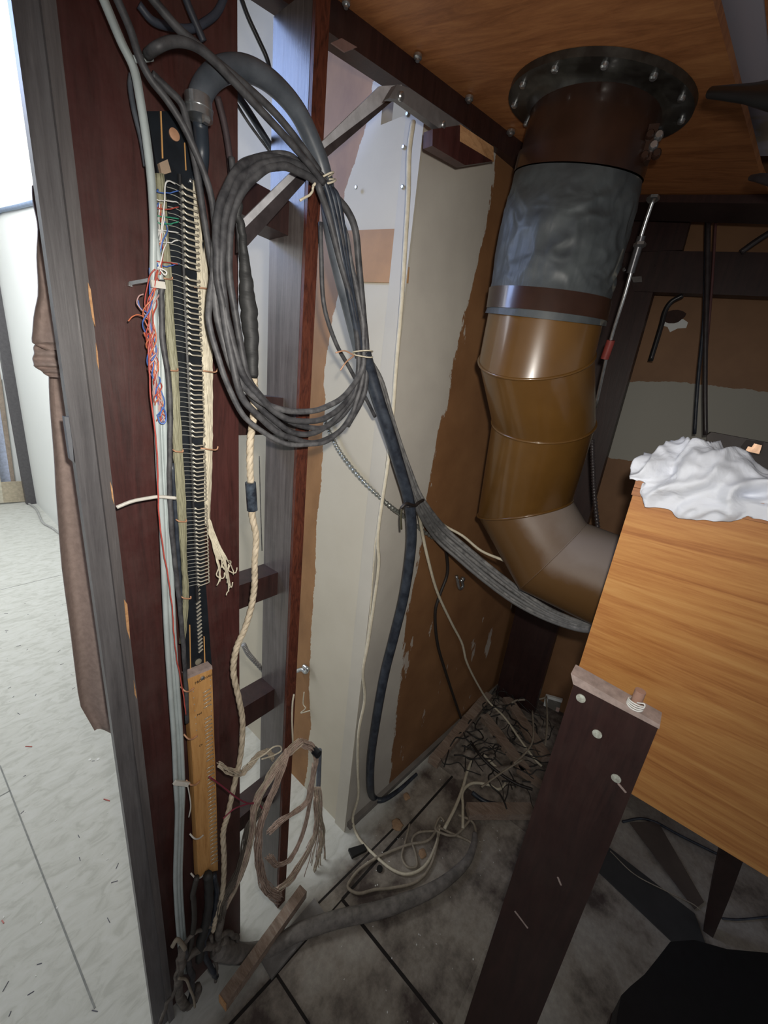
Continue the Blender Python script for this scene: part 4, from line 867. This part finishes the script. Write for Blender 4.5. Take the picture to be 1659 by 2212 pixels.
wire('black_cable', P('y', [(470, 210), (485, 270), (495, 330), (500, 380)], 0.60), 14, simple('red_dusty_cable', (0.07, 0.05, 0.055), 0.6), 'dusty dark cable behind the steel hose clamp')
tp = thing('taped_cable', 'fat black taped cable hanging straight inside the coil', 'cable', Y(545, 810, 0.56))
b = NB(); p = crom(P('y', [(510, 430), (522, 500), (528, 560), (532, 620), (538, 680), (543, 740), (545, 812)], 0.565), 10); N_ = len(p)
rs = [pxr(p[0], 17+22*min(1, max(0, (i/N_-0.25)*3))-16*max(0, i/N_-0.72)*3) for i in range(N_)]
tube(b, wob(p, 0.003, 0.3), rs, 14); mesh('taped_splice', b, simple('black_tape', (0.030, 0.031, 0.032), 0.6, scale=30, bmp=0.4, stretch=(1, 1, 6)), tp, smooth=True)
b = NB(); cable(b, P('y', [(500, 340), (506, 400), (515, 480), (522, 560), (530, 620)], 0.57), 13); mesh('cable', b, CAB, tp, smooth=True)

cd = thing('braided_cord', 'twisted cream cloth cord hanging wavy from the taped black cable', 'cord', Y(470, 1990, 0.58))
cp = P('y', [(548, 808), (549, 850), (548, 900), (541, 950), (540, 1010), (543, 1060), (544, 1110), (553, 1160), (550, 1215), (550, 1260), (543, 1310), (528, 1360), (511, 1400), (504, 1450), (516, 1510), (524, 1560), (520, 1630), (505, 1700), (492, 1760), (482, 1800), (484, 1860), (480, 1930), (465, 1985), (460, 2010)], 0.57)
b = NB(); strands(b, crom(cp, 10), 0.0022, 0.0042, 3, 26, 6); mesh('cord', b, CORD, cd, smooth=True)
b = NB(); cable(b, P('y', [(541, 1042), (543, 1070), (545, 1102)], 0.568), 23, seg=12); mesh('tape_wrap', b, simple('silver_black_tape', (0.10, 0.13, 0.17), 0.3, 0.3, scale=60, c2=(0.01, 0.012, 0.02)), cd, smooth=40)

# thick black cable down the corner
wire('thick_black_cable', P('a', [(786, 762, 'y', 0.55), (800, 810, 'y', 0.55), (822, 880, 'y', 0.54), (845, 950, 'y', 0.53), (866, 1020, 'y', 0.525), (883, 1080, 'y', 0.52), (889, 1140, 'y', 0.52), (886, 1200, 'y', 0.52), (872, 1290, 'y', 0.525), (850, 1380, 'y', 0.53), (830, 1460, 'y', 0.54), (812, 1560, 'y', 0.55), (801, 1640, 'y', 0.56), (800, 1700, 'y', 0.56), (806, 1722, 'z', 0.03), (826, 1728, 'z', 0.015), (860, 1708, 'z', 0.012), (900, 1672, 'z', 0.012)], 0.05), 21, CABB, 'thick blue black cable hanging from the coil down to the floor corner', n=12, fn=lambda t: 1-0.55*max(0, t-0.76)/0.24)
# grey ribbon of cables sweeping right
rbn = thing('grey_cable_run', 'run of six dusty grey cables sweeping from the coil to behind the case', 'cable bundle', A(1100, 1270, 0.02))
rb_ = [(790, 770, 'y', 0.55), (822, 830, 'y', 0.545), (850, 930, 'y', 0.54), (880, 1020, 'y', 0.53), (905, 1085, 'y', 0.52), (950, 1150, 'd', 1.12), (1000, 1195, 'd', 1.12), (1060, 1245, 'd', 1.12), (1120, 1290, 'd', 1.12), (1180, 1325, 'd', 1.1), (1245, 1350, 'd', 1.08), (1300, 1360, 'd', 1.05)]
for k in range(6):
    s = k-2.5; pts = []
    for i, t in enumerate(rb_):
        sp = [0.5, 2.0, 2.5, 2.5, 3.5, 5.5, 6, 6.5, 6, 4.5, 3.5, 3][i]
        pts.append(MODE[t[2]](t[0]+s*sp*0.62+2*math.sin(i+k*2), t[1]-s*sp*0.85, t[3]))
    b = NB(); tube(b, crom(pts, 8), pxr(pts[5], 8.5), 8); mesh('cable', b, CABG if k % 2 else simple('mid_grey_cable', (0.16, 0.16, 0.16), 0.6, scale=60), rbn, smooth=True)
b = NB(); ringtie(b, D(884, 1090, 0.98) if False else Y(884, 1090, 0.52), Vector((0.2, 0, -1)), 0.013, 0.0025); cable(b, [Y(866, 1098, 0.505), Y(878, 1088, 0.5), Y(895, 1092, 0.5), Y(905, 1085, 0.5), Y(914, 1080, 0.505)], 7); mesh('black_tie', b, simple('black_tie', (0.02, 0.015, 0.013), 0.5), rbn, smooth=True)
b = NB(); cable(b, [Y(868, 1098, 0.505), Y(866, 1120, 0.505), Y(867, 1143, 0.505)], 5); mesh('tie_tail', b, simple('brass_tail', (0.12, 0.11, 0.07), 0.4, 0.5), rbn, smooth=True)
wire('grey_cable', [Y(790, 765, 0.555), Y(812, 810, 0.555), Y(825, 870, 0.555), Y(838, 930, 0.553), Y(852, 985, 0.55), Y(880, 1060, 0.535), Y(900, 1090, 0.53)], 7, CABG, 'thin grey cable parallel to the thick black one below the coil')
wire('grey_cable', P('y', [(692, 480), (694, 560), (700, 660), (725, 740), (755, 795), (790, 860), (810, 900)], 0.57), 9, CAB, 'thin black cable bowing left beside the coil and crossing behind it')
# armoured cable
ax = crom(P('a', [(700, 905, 'x', 0.745), (715, 940, 'x', 0.745), (740, 985, 'x', 0.745), (790, 1045, 'x', 0.745), (845, 1095, 'y', 0.575), (880, 1120), (930, 1158), (975, 1182), (1010, 1200)], 0.012), 40)
b = NB(); tube(b, ax, [pxr(ax[100], 9)*(1+0.22*math.sin(i*1.25)) for i in range(len(ax))], 8); one('armoured_cable', b, simple('galvanised_spiral', (0.36, 0.37, 0.34), 0.35, 0.7), 'ribbed steel armoured cable crossing the wall corner diagonally', 'cable', smooth=True)
ax = crom(P('x', [(526, 1392, 'y', 0.75), (535, 1410, 'y', 0.75), (550, 1428, 'y', 0.75), (575, 1455, 'y', 0.75)], 0), 30)
b = NB(); tube(b, ax, [pxr(ax[0], 10)*(1+0.2*math.sin(i*1.25)) for i in range(len(ax))], 8); one('armoured_cable', b, simple('grey_spiral', (0.3, 0.3, 0.3), 0.5, 0.4), 'short piece of ribbed conduit seen between the uprights', 'cable', smooth=True)
b = NB(); cable(b, P('x', [(640, 1450), (652, 1446), (660, 1452), (664, 1445), (656, 1438)], 0.75), 9); one('metal_connector', b, STEEL, 'small silver connector on the bare brown band beside the post', 'connector', smooth=True)
# cream wires
wire('cream_wire', P('y', [(893, 262), (884, 330), (882, 420), (876, 520), (868, 650), (856, 790), (848, 900), (838, 1000), (826, 1080), (816, 1160), (818, 1220), (808, 1300), (795, 1390), (784, 1450), (788, 1510), (775, 1580), (773, 1660), (774, 1720), (762, 1770, 'z', 0.03), (775, 1810, 'z', 0.006), (812, 1850, 'z', 0.006), (850, 1880, 'z', 0.006), (885, 1888, 'z', 0.006), (920, 1868, 'z', 0.006), (943, 1820, 'z', 0.006), (950, 1780, 'z', 0.006)], 0.575), 7, CREAM, 'thin cream wire running down the wall corner onto the floor', 'wire', n=6)
wire('cream_wire', P('y', [(838, 990), (832, 1060), (812, 1160), (806, 1230), (798, 1340), (785, 1430)], 0.585), 3, CREAM, 'very thin pale wire close left of the cream corner wire', 'wire')
wire('cream_wire', P('a', [(903, 1090, 'y', 0.52), (912, 1150), (925, 1210), (945, 1280), (975, 1345), (998, 1390), (1008, 1430), (1030, 1475), (1055, 1515, 'z', 0.06), (1090, 1550, 'z', 0.05), (1125, 1600, 'z', 0.04), (1155, 1640, 'z', 0.03), (1170, 1655, 'z', 0.03)], 0.02), 5, CREAM, 'cream wire slanting down across the brown wall to the rubble', 'wire')
wire('cream_wire', [Y(905, 1095, 0.53), D(960, 1135, 1.15), D(1000, 1158, 1.15), D(1040, 1190, 1.15), D(1092, 1212, 1.12)], 6, CREAM, 'cream wire running right to behind the brown duct', 'wire')
wire('black_wire', P('a', [(958, 1165, 'd', 1.14), (965, 1200), (966, 1240), (950, 1285), (940, 1325), (945, 1390), (962, 1450), (985, 1520), (1005, 1575), (1025, 1615, 'z', 0.05), (1060, 1655, 'z', 0.05), (1110, 1690, 'z', 0.04), (1150, 1705, 'z', 0.04)], 0.015), 6, simple('brown_black_wire', (0.025, 0.02, 0.018), 0.5), 'thin black wire drooping down the brown wall into the tangle', 'wire')
wire('thin_wire', P('x', [(560, 985), (563, 1100), (566, 1190)], 0.75), 2, CABG, 'hair thin grey wire hanging on the wall between the uprights', 'wire')
wire('thin_wire', P('y', [(635, 1500), (632, 1520), (631, 1560), (633, 1610)], 0.575), 4, CREAM, 'short cream wire along the narrow post above the frayed hank', 'wire')
wire('thin_wire', P('x', [(657, 1495), (655, 1520), (660, 1530), (650, 1540), (670, 1535)], 0.75), 2.5, CREAM, 'curly cream wire end on the bare band of the wall', 'wire')

# ------------------------------------------------------------------ frayed hanks
fh = thing('frayed_wire_hank', 'big hank of frayed pinkish cotton covered wires hanging by the narrow post', 'wire hank', Y(600, 1930, 0.56))
def lock(parts, n0, R, mats, parent, r=0.0011, nm='strand_lock', taper=True):
    n = int(n0*1.7); p = crom(parts, 10)
    for mi, m_ in enumerate(mats):
        b = NB()
        for s in range(n):
            ph = random.random()*6.28; rr = R*1.35*math.sqrt(random.random()); tw = random.uniform(-0.6, 0.6); q = []
            F = frames(p)
            for i, (c, (t, u, v)) in enumerate(zip(p, F)):
                a_ = ph+tw*i/len(p)*3; k = rr*(0.75+0.35*math.sin(i*0.25+ph))
                q.append(c+(u*math.cos(a_)+v*math.sin(a_)*0.6)*k)
            tube(b, wob(q, 0.0025, 0.25, s*1.3+mi*50), r, 4)
        tag(mesh(nm, b, m_, parent, smooth=True), kind='stuff')
lock(P('y', [(480, 1978, 'y', 0.58), (515, 1900), (545, 1800), (552, 1740), (575, 1690), (610, 1640), (650, 1600)], 0.56), 26, 0.011, [HAIR2, HAIR], fh)
lock(P('y', [(650, 1602), (672, 1612), (682, 1650), (672, 1700), (655, 1740), (605, 1775), (580, 1795)], 0.565), 24, 0.010, [HAIR], fh)
lock(P('y', [(625, 1620), (600, 1680), (575, 1745), (560, 1810), (558, 1870), (575, 1915), (605, 1935)], 0.555), 26, 0.012, [HAIR], fh)
lock(P('y', [(680, 1650), (668, 1730), (655, 1800), (630, 1850), (600, 1868), (580, 1850)], 0.57), 20, 0.008, [HAIR], fh)
lock(P('y', [(685, 1720), (682, 1790), (660, 1850), (630, 1895), (598, 1922)], 0.575), 18, 0.010, [HAIR2, HAIR], fh)
lock(P('y', [(688, 1740), (698, 1790), (694, 1830), (680, 1880)], 0.58), 12, 0.007, [HAIR2], fh)
lock(P('y', [(570, 1735), (540, 1780), (530, 1830), (510, 1890), (480, 1950), (475, 1985)], 0.565), 16, 0.008, [simple('dark_cotton', (0.13, 0.11, 0.09), 0.8)], fh)
random.seed(3)
for k in range(16):
    x0 = 686+random.uniform(-8, 8); x1 = 690+random.uniform(-34, 14); y1 = random.uniform(1820, 1905)
    b = NB(); cable(b, P('y', [(x0, 1700), (x0+4, 1750), ((x0+x1)/2+6, (1750+y1)/2), (x1, y1)], 0.58), 1.8, n=6, a=0.003, seed=k); mesh('loose_strand', b, HAIR2 if k % 2 else HAIR, fh, smooth=True)
b = NB(); disc(b, Y(678, 1620, 0.56), (0, -1, 0), 0.010, 0.02, 16); mesh('core_end', b, BLK, fh)
b = NB(); tube(b, crom(P('y', [(690, 1620), (688, 1690), (684, 1760)], 0.60), 6), [0.007]*12+[0.002], 8); mesh('grey_sheath', b, simple('blue_grey_sheath', (0.16, 0.18, 0.22), 0.6), fh, smooth=True)
f2 = thing('frayed_wire_tuft', 'small tuft of frayed pale wires with a loop beside the cream cord', 'wire tuft', Y(560, 1660, 0.56))
lock(P('y', [(472, 1650), (500, 1665), (522, 1672), (535, 1655), (555, 1635), (580, 1625), (590, 1638)], 0.565), 12, 0.006, [HAIR2], f2, 0.001)
b = NB(); cable(b, P('y', [(535, 1650), (570, 1630), (590, 1614), (605, 1612), (607, 1622), (590, 1632), (565, 1640)], 0.56), 3.2); mesh('wire_loop', b, CREAM, f2, smooth=True)
wire('maroon_wire', P('y', [(452, 1678), (480, 1698), (510, 1722), (535, 1735), (560, 1738), (575, 1765)], 0.56), 3, simple('maroon_wire', (0.25, 0.03, 0.06), 0.5), 'thin maroon wire from the orange board to the frayed hank', 'wire')
wire('maroon_wire', P('y', [(482, 1768), (505, 1748), (530, 1738), (555, 1732)], 0.562), 3, bpy.data.materials['maroon_wire'], 'second thin maroon wire rising from the cream cord to the hank', 'wire')

# ------------------------------------------------------------------ tangle at the foot of the upright
tg = thing('foot_cable_tangle', 'knot of thick dusty cables at the foot of the wide board', 'cable tangle', Y(420, 2120, 0.59))
DK = simple('dusty_brown_cable', (0.20, 0.175, 0.15), 0.8, scale=50, c2=(0.08, 0.07, 0.062))
for pts, w, m_ in [
    ([(448, 1890), (452, 1930), (448, 1980), (435, 2030), (432, 2070)], 18, simple('dark_tangle_cable', (0.035, 0.035, 0.035), 0.6)),
    ([(462, 1890), (468, 1940), (455, 2000), (440, 2040), (455, 2090), (468, 2110)], 11, CABB),
    ([(425, 1895), (418, 1930), (420, 1980), (414, 2030), (402, 2080)], 11, simple('dark_tangle_cable2', (0.05, 0.045, 0.04), 0.6)),
    ([(492, 1935), (482, 1965), (475, 2000), (470, 2040), (478, 2060)], 16, DK),
    ([(462, 1995), (445, 2003), (420, 2015), (402, 2035), (390, 2060), (382, 2100), (378, 2140), (360, 2170), (345, 2215)], 8, DK),
    ([(395, 2045), (392, 2080), (386, 2120), (388, 2150), (400, 2170), (420, 2160), (428, 2130)], 17, DK),
    ([(398, 2050), (410, 2090), (416, 2130), (412, 2165)], 12, CAB),
    ([(405, 2065), (430, 2050), (460, 2040), (490, 2035), (520, 2050)], 15, DK),
    ([(475, 2020), (495, 2015), (512, 2028), (508, 2045), (490, 2040)], 10, DK),
    ([(480, 2030), (500, 2050), (530, 2058), (560, 2052)], 18, DK),
    ([(455, 2020), (462, 2060), (468, 2090), (466, 2120)], 7, DK),
]:
    b = NB(); cable(b, P('y', pts, 0.575), w, a=0.004, seed=w*3); mesh('cable', b, m_, tg, smooth=True)
b = NB(); cable(b, P('y', [(386, 2113), (402, 2116), (410, 2135), (418, 2155), (421, 2175)], 0.56), 5); mesh('tie', b, DWIRE, tg, smooth=True)
b = NB(); cable(b, P('y', [(372, 2045), (382, 2030), (392, 2038), (400, 2050)], 0.56), 9); mesh('tie', b, DWIRE, tg, smooth=True)
wire('fat_cable', P('z', [(470, 2050, 'y', 0.575), (505, 2058, 'y', 0.57), (545, 2058, 'z', 0.014), (590, 2045, 'z', 0.012), (650, 2012, 'z', 0.016), (730, 1985, 'z', 0.02), (810, 1968, 'z', 0.02), (880, 1945, 'z', 0.02), (940, 1918, 'z', 0.02), (985, 1885, 'z', 0.02), (1012, 1855, 'z', 0.02), (1024, 1822, 'z', 0.02), (1026, 1800, 'z', 0.02)], 0.02), 30, simple('dust_caked_cable', (0.23, 0.21, 0.19), 0.85, scale=40, c2=(0.12, 0.11, 0.10)), 'fat dust covered cable curving across the dirty floor', n=10, fn=lambda t: 1.0-0.55*max(0, t-0.55)/0.45)

# ------------------------------------------------------------------ floor things
fw = 'pale thin wires looped loosely on the dirty floor'
wire('looped_wire', P('z', [(950, 1780), (925, 1815), (880, 1825), (820, 1850), (780, 1875), (758, 1900), (752, 1918), (775, 1930), (810, 1922), (850, 1918), (900, 1905), (930, 1870), (945, 1820), (948, 1790), (975, 1800), (1010, 1815), (1020, 1820), (1028, 1800), (1020, 1775), (990, 1760)], 0.007), 6, DWIRE, 'dusty cream wire making the widest loop on the dirty floor', 'wire')
wire('looped_wire', P('z', [(1000, 1790), (1000, 1740), (1000, 1710), (1020, 1692), (1055, 1695), (1075, 1705), (1090, 1695), (1088, 1675), (1086, 1668)], 0.012), 6, CREAM, 'cream wire rising in a hook shape before the rubble', 'wire')
wire('looped_wire', P('z', [(960, 1790), (985, 1740), (1000, 1700), (1010, 1665), (1025, 1635), (1045, 1632), (1062, 1648), (1080, 1665)], 0.016), 6, CREAM, 'cream wire arching over the black tangle on the floor', 'wire')
wire('looped_wire', P('z', [(885, 1780), (875, 1820), (868, 1850), (880, 1872), (900, 1870), (898, 1845), (890, 1815), (905, 1798), (940, 1795)], 0.006), 5, DWIRE, 'small inner loop of dusty wire on the dirty floor', 'wire')
wire('looped_wire', P('z', [(960, 1775), (950, 1765), (940, 1790), (955, 1800), (975, 1805), (990, 1800), (1015, 1770), (1024, 1740)], 0.01), 5, DWIRE, 'thin dusty wire crossing the knot of loops on the floor', 'wire')
# wood batten at the foot
bt = thing('wood_batten', 'brown wooden batten lying from the board foot toward the wall', 'batten', Z(560, 2050, 0))
a_, c_ = Z(482, 2165, 0.040), Z(655, 1925, 0.040)
b = NB(); bar(b, a_, c_, 0.028, 0.030); bevel(b, 0.002); mesh('batten', b, PALEW, bt)
b = NB(); dd_ = (c_-a_).normalized(); bar(b, a_-dd_*0.0025, a_-dd_*0.0003, 0.027, 0.029); tag(mesh('cut_end', b, BLOCKW, bt), 'orange broken end')
b = NB(); bar(b, Z(575, 2095, 0.006), Z(690, 1958, 0.006), 0.05, 0.010); bevel(b); one('grey_plank', b, simple('grey_board', (0.26, 0.25, 0.24), 0.85, scale=18, c2=(0.15, 0.14, 0.13)), 'flat grey plank on the floor just right of the batten', 'plank')
rb2 = 'dusty wood offcuts in the rubble behind'
for i, (p_, q_, w_, lab) in enumerate([((1055, 1502), (935, 1648), 0.045, 'long dusty batten lying along the foot of the brown wall'),
    ((1045, 1548), (1135, 1668), 0.045, 'round edged brown offcut in the middle of the wire rubble'),
    ((1095, 1510), (1180, 1640), 0.05, 'dusty square offcut slanting behind the brown one in the rubble'),
    ((1010, 1752), (1150, 1752), 0.045, 'horizontal dusty offcut in front of the wire rubble'),
    ((1118, 1660), (1175, 1700), 0.02, 'small splinter of wood at the right of the rubble')]):
    b = NB(); bar(b, Z(*p_, 0.03), Z(*q_, 0.03), w_, 0.03); bevel(b, 0.004); one('wood_offcut', b, PALEW, lab, 'offcut', rb2)
# rubble mound and black wire tangle
bm = NB(); pts = {}
c0 = Vector((1.50, 0.30, 0)); n = 60
for i in range(n+1):
    for j in range(n+1):
        x = 1.22+0.62*i/n; y = 0.10+0.43*j/n
        e = min(1, 5*min(i, n-i)/n)*min(1, 5*min(j, n-j)/n)
        h = max(0, 0.012+0.030*noise.noise(Vector((x*9, y*9, 0)))+0.020*noise.noise(Vector((x*30, y*30, 3)))+0.06*max(0, (x-1.55)))*e
        pts[i, j] = bm.verts.new((x, y, 0.001+h))
for i in range(n):
    for j in range(n): bm.faces.new((pts[i, j], pts[i+1, j], pts[i+1, j+1], pts[i, j+1]))
one('rubble_mound', bm, RUBBER, 'low mound of grey dust and rubble under the tangled wires', 'rubble', kind='stuff', smooth=True)
bm = NB()
for k in range(60):
    c = Vector((random.uniform(1.26, 1.76), random.uniform(0.16, 0.48), 0.035)); a_ = random.uniform(0, 6.28); q = [c]
    for s in range(random.randint(4, 7)):
        a_ += random.uniform(-1.0, 1.0); c = c+Vector((math.cos(a_)*0.035, math.sin(a_)*0.035, random.uniform(-0.015, 0.016))); c.z = min(0.08, max(0.02, c.z))
        c.x = min(1.80, max(1.2, c.x)); c.y = min(0.48, max(0.1, c.y)); q.append(c.copy())
    tube(bm, crom(q, 5), random.choice([0.0016, 0.0022, 0.003]), 6)
one('black_wire_tangle', bm, simple('tangled_black_wire', (0.03, 0.028, 0.026), 0.6), 'tangle of black wires heaped on the rubble in the corner', 'wires', kind='stuff', smooth=True)
for k, pts in enumerate([[(1180, 1505), (1165, 1510), (1120, 1512), (1105, 1518)], [(1180, 1505), (1182, 1560), (1178, 1610)], [(1150, 1535), (1152, 1590), (1140, 1620), (1110, 1650)], [(1040, 1700), (1085, 1668), (1130, 1640)]]):
    wire('loose_wire', P('z', pts, 0.07), 4, DWIRE, ['pale wire arching from the white socket over the rubble', 'pale wire hanging from the white socket into the rubble', 'pale wire bending down through the middle of the rubble', 'pale wire slanting over the black tangle toward the front board'][k], 'wire')
wire('black_cable', P('z', [(1020, 1712), (1045, 1730), (1075, 1738), (1135, 1742)], 0.03), 9, CABB, 'black cable curving on the floor before the rubble')
# plaster crumbs, sockets, floor bits
for k, (px, py, s) in enumerate([(858, 1783, 0.02), (878, 1722, 0.014), (912, 1845, 0.014)]):
    bm = NB(); bmesh.ops.create_icosphere(bm, subdivisions=3, radius=s)
    c = Z(px, py, 0.0)
    for v in bm.verts:
        v.co *= 1+0.35*noise.noise(v.co*90+Vector((k*5, 0, 0))); v.co.z *= 0.3; v.co += c+Vector((0, 0, s*0.25))
    one('plaster_crumb', bm, simple('tan_crumb%d' % k, (0.42, 0.27, 0.16), 0.9, scale=80), ['largest tan crumb of plaster beside the long floor seam', 'tan crumb of plaster nearest the thick black cable foot', 'tan crumb of plaster inside the small wire loop'][k], 'crumb', smooth=True)
b = NB(); prism(b, P('z', [(752, 1838), (785, 1828), (792, 1840), (760, 1856)], 0.001), (0, 0, 0.012)); one('black_clip', b, simple('black_clip', (0.01, 0.01, 0.01), 0.5), 'small black block on the floor by the cream wire', 'clip')
bm = NB(); disc(bm, Z(820, 1878, 0.0005), (0, 0, 1), 0.010, 0.006, 12); one('bottle_cap', bm, simple('black_cap', (0.008, 0.008, 0.008), 0.5), 'small black cap inside the wide wire loop', 'cap')
bm = NB()
for k in range(260):
    if k < 150: c = Vector((random.uniform(0.5, 1.5), random.uniform(-0.1, 0.52), 0))
    else: c = Vector((random.uniform(-0.15, 0.7), random.uniform(0.72, 2.6), 0))
    s = random.uniform(0.0008, 0.0028)*(1 if k < 150 else 1.3); a_ = random.random()*3
    d = Vector((math.cos(a_), math.sin(a_), 0))*s; e = Vector((-d.y, d.x, 0))*random.uniform(0.3, 0.9)
    prism(bm, [c+d, c+e, c-d, c-e*0.8], (0, 0, 0.0012))
one('paint_chips', bm, WHT, 'white paint chips scattered over the floor', 'debris', kind='stuff')
bm = NB()
for k in range(90):
    c = Vector((random.uniform(-0.1, 0.72), random.uniform(0.75, 3.0), 0.0006)); a_ = random.random()*3; s = random.uniform(0.003, 0.009)
    bar(bm, c-Vector((math.cos(a_), math.sin(a_), 0))*s, c+Vector((math.cos(a_), math.sin(a_), 0))*s, 0.0016, 0.001)
one('wire_clippings', bm, simple('dark_clipping', (0.10, 0.10, 0.13), 0.6), 'dark wire clippings and specks on the pale tile floor', 'debris', kind='stuff')
for k, (p_, q_) in enumerate([((55, 1612), (69, 1613)), ((224, 1726), (237, 1730)), ((4, 1988), (8, 1994))]):
    b = NB(); bar(b, Z(*p_, 0.0015), Z(*q_, 0.0015), 0.0025, 0.0025); one('red_clipping', b, RED, ['red wire clipping on the pale floor below the level seam', 'red wire clipping on the pale floor nearest the grey trim', 'red wire clipping on the pale floor at the left picture edge'][k], 'wire clipping')
for k, (px, py) in enumerate([(194, 1641), (212, 1640)]):
    bm = NB(); disc(bm, Z(px, py, 0.0003), (0, 0, 1), 0.005, 0.001, 14); one('white_dot', bm, WHT, ['white round dot on the pale floor, left of the two', 'white round dot on the pale floor, right of the two'][k], 'sticker')

# boards and stool under the case
b = NB(); prism(b, P('z', [(1288, 1880), (1300, 1820), (1500, 1975), (1530, 2060), (1452, 2036)], 0.001), (0, 0, 0.004)); one('dark_board', b, simple('dark_lino', (0.05, 0.05, 0.05), 0.7, scale=10), 'dark thin board lying on the floor under the case', 'board')
b = NB(); prism(b, P('z', [(1360, 1778), (1420, 1775), (1520, 1950), (1500, 1965)], 0.006), (0, 0, 0.004)); one('brown_board', b, simple('brown_lino', (0.11, 0.085, 0.07), 0.8, scale=10), 'thin brown strip lying on the dark board under the case', 'board')
wire('thread', P('z', [(1318, 1838), (1370, 1888), (1440, 1925), (1500, 1955), (1530, 1985)], 0.012), 2.2, DWIRE, 'thin pale thread lying on the dark floor board', 'wire')
wire('trailing_cable', P('z', [(1345, 1775), (1385, 1768), (1420, 1778), (1470, 1805), (1560, 1850)], 0.008), 5, CABB, 'thin black cable on the floor just under the orange case')
wire('trailing_cable', P('z', [(1560, 1984), (1600, 1986), (1680, 1978)], 0.008), 4, CABB, 'thin black cable on the dark floor right of the tapered leg')
st = thing('black_stool', 'black cushioned stool with red brown rim at the lower right', 'stool', Z(1500, 2180, 0))
zs = 0.47
top = [Z(px, py, zs) for px, py in [(1327, 2260), (1333, 2195), (1342, 2150), (1362, 2130), (1392, 2105), (1420, 2070), (1448, 2034), (1500, 2030), (1570, 2050), (1680, 2060), (1800, 2120), (1800, 2500), (1500, 2500), (1340, 2400)]]
b = NB(); prism(b, top, (0, 0, -0.06)); bevel(b, 0.012, 3); mesh('cushion', b, BLACKC, st, smooth=40)
cc = sum(top, Vector())/len(top)
rim = [cc+(p-cc)*1.01-Vector((0, 0, 0.061)) for p in top]
b = NB(); prism(b, rim, (0, 0, -0.03)); mesh('rim', b, MAHD, st)
for p in (top[1], top[7], top[10], top[12]):
    b = NB(); q = cc+(p-cc)*0.88; box(b, q.x-0.015, q.x+0.015, q.y-0.015, q.y+0.015, 0, zs-0.092); mesh('leg', b, MAHD, st)
for o in bpy.data.objects:
    if '_b' in o: del o['_b']
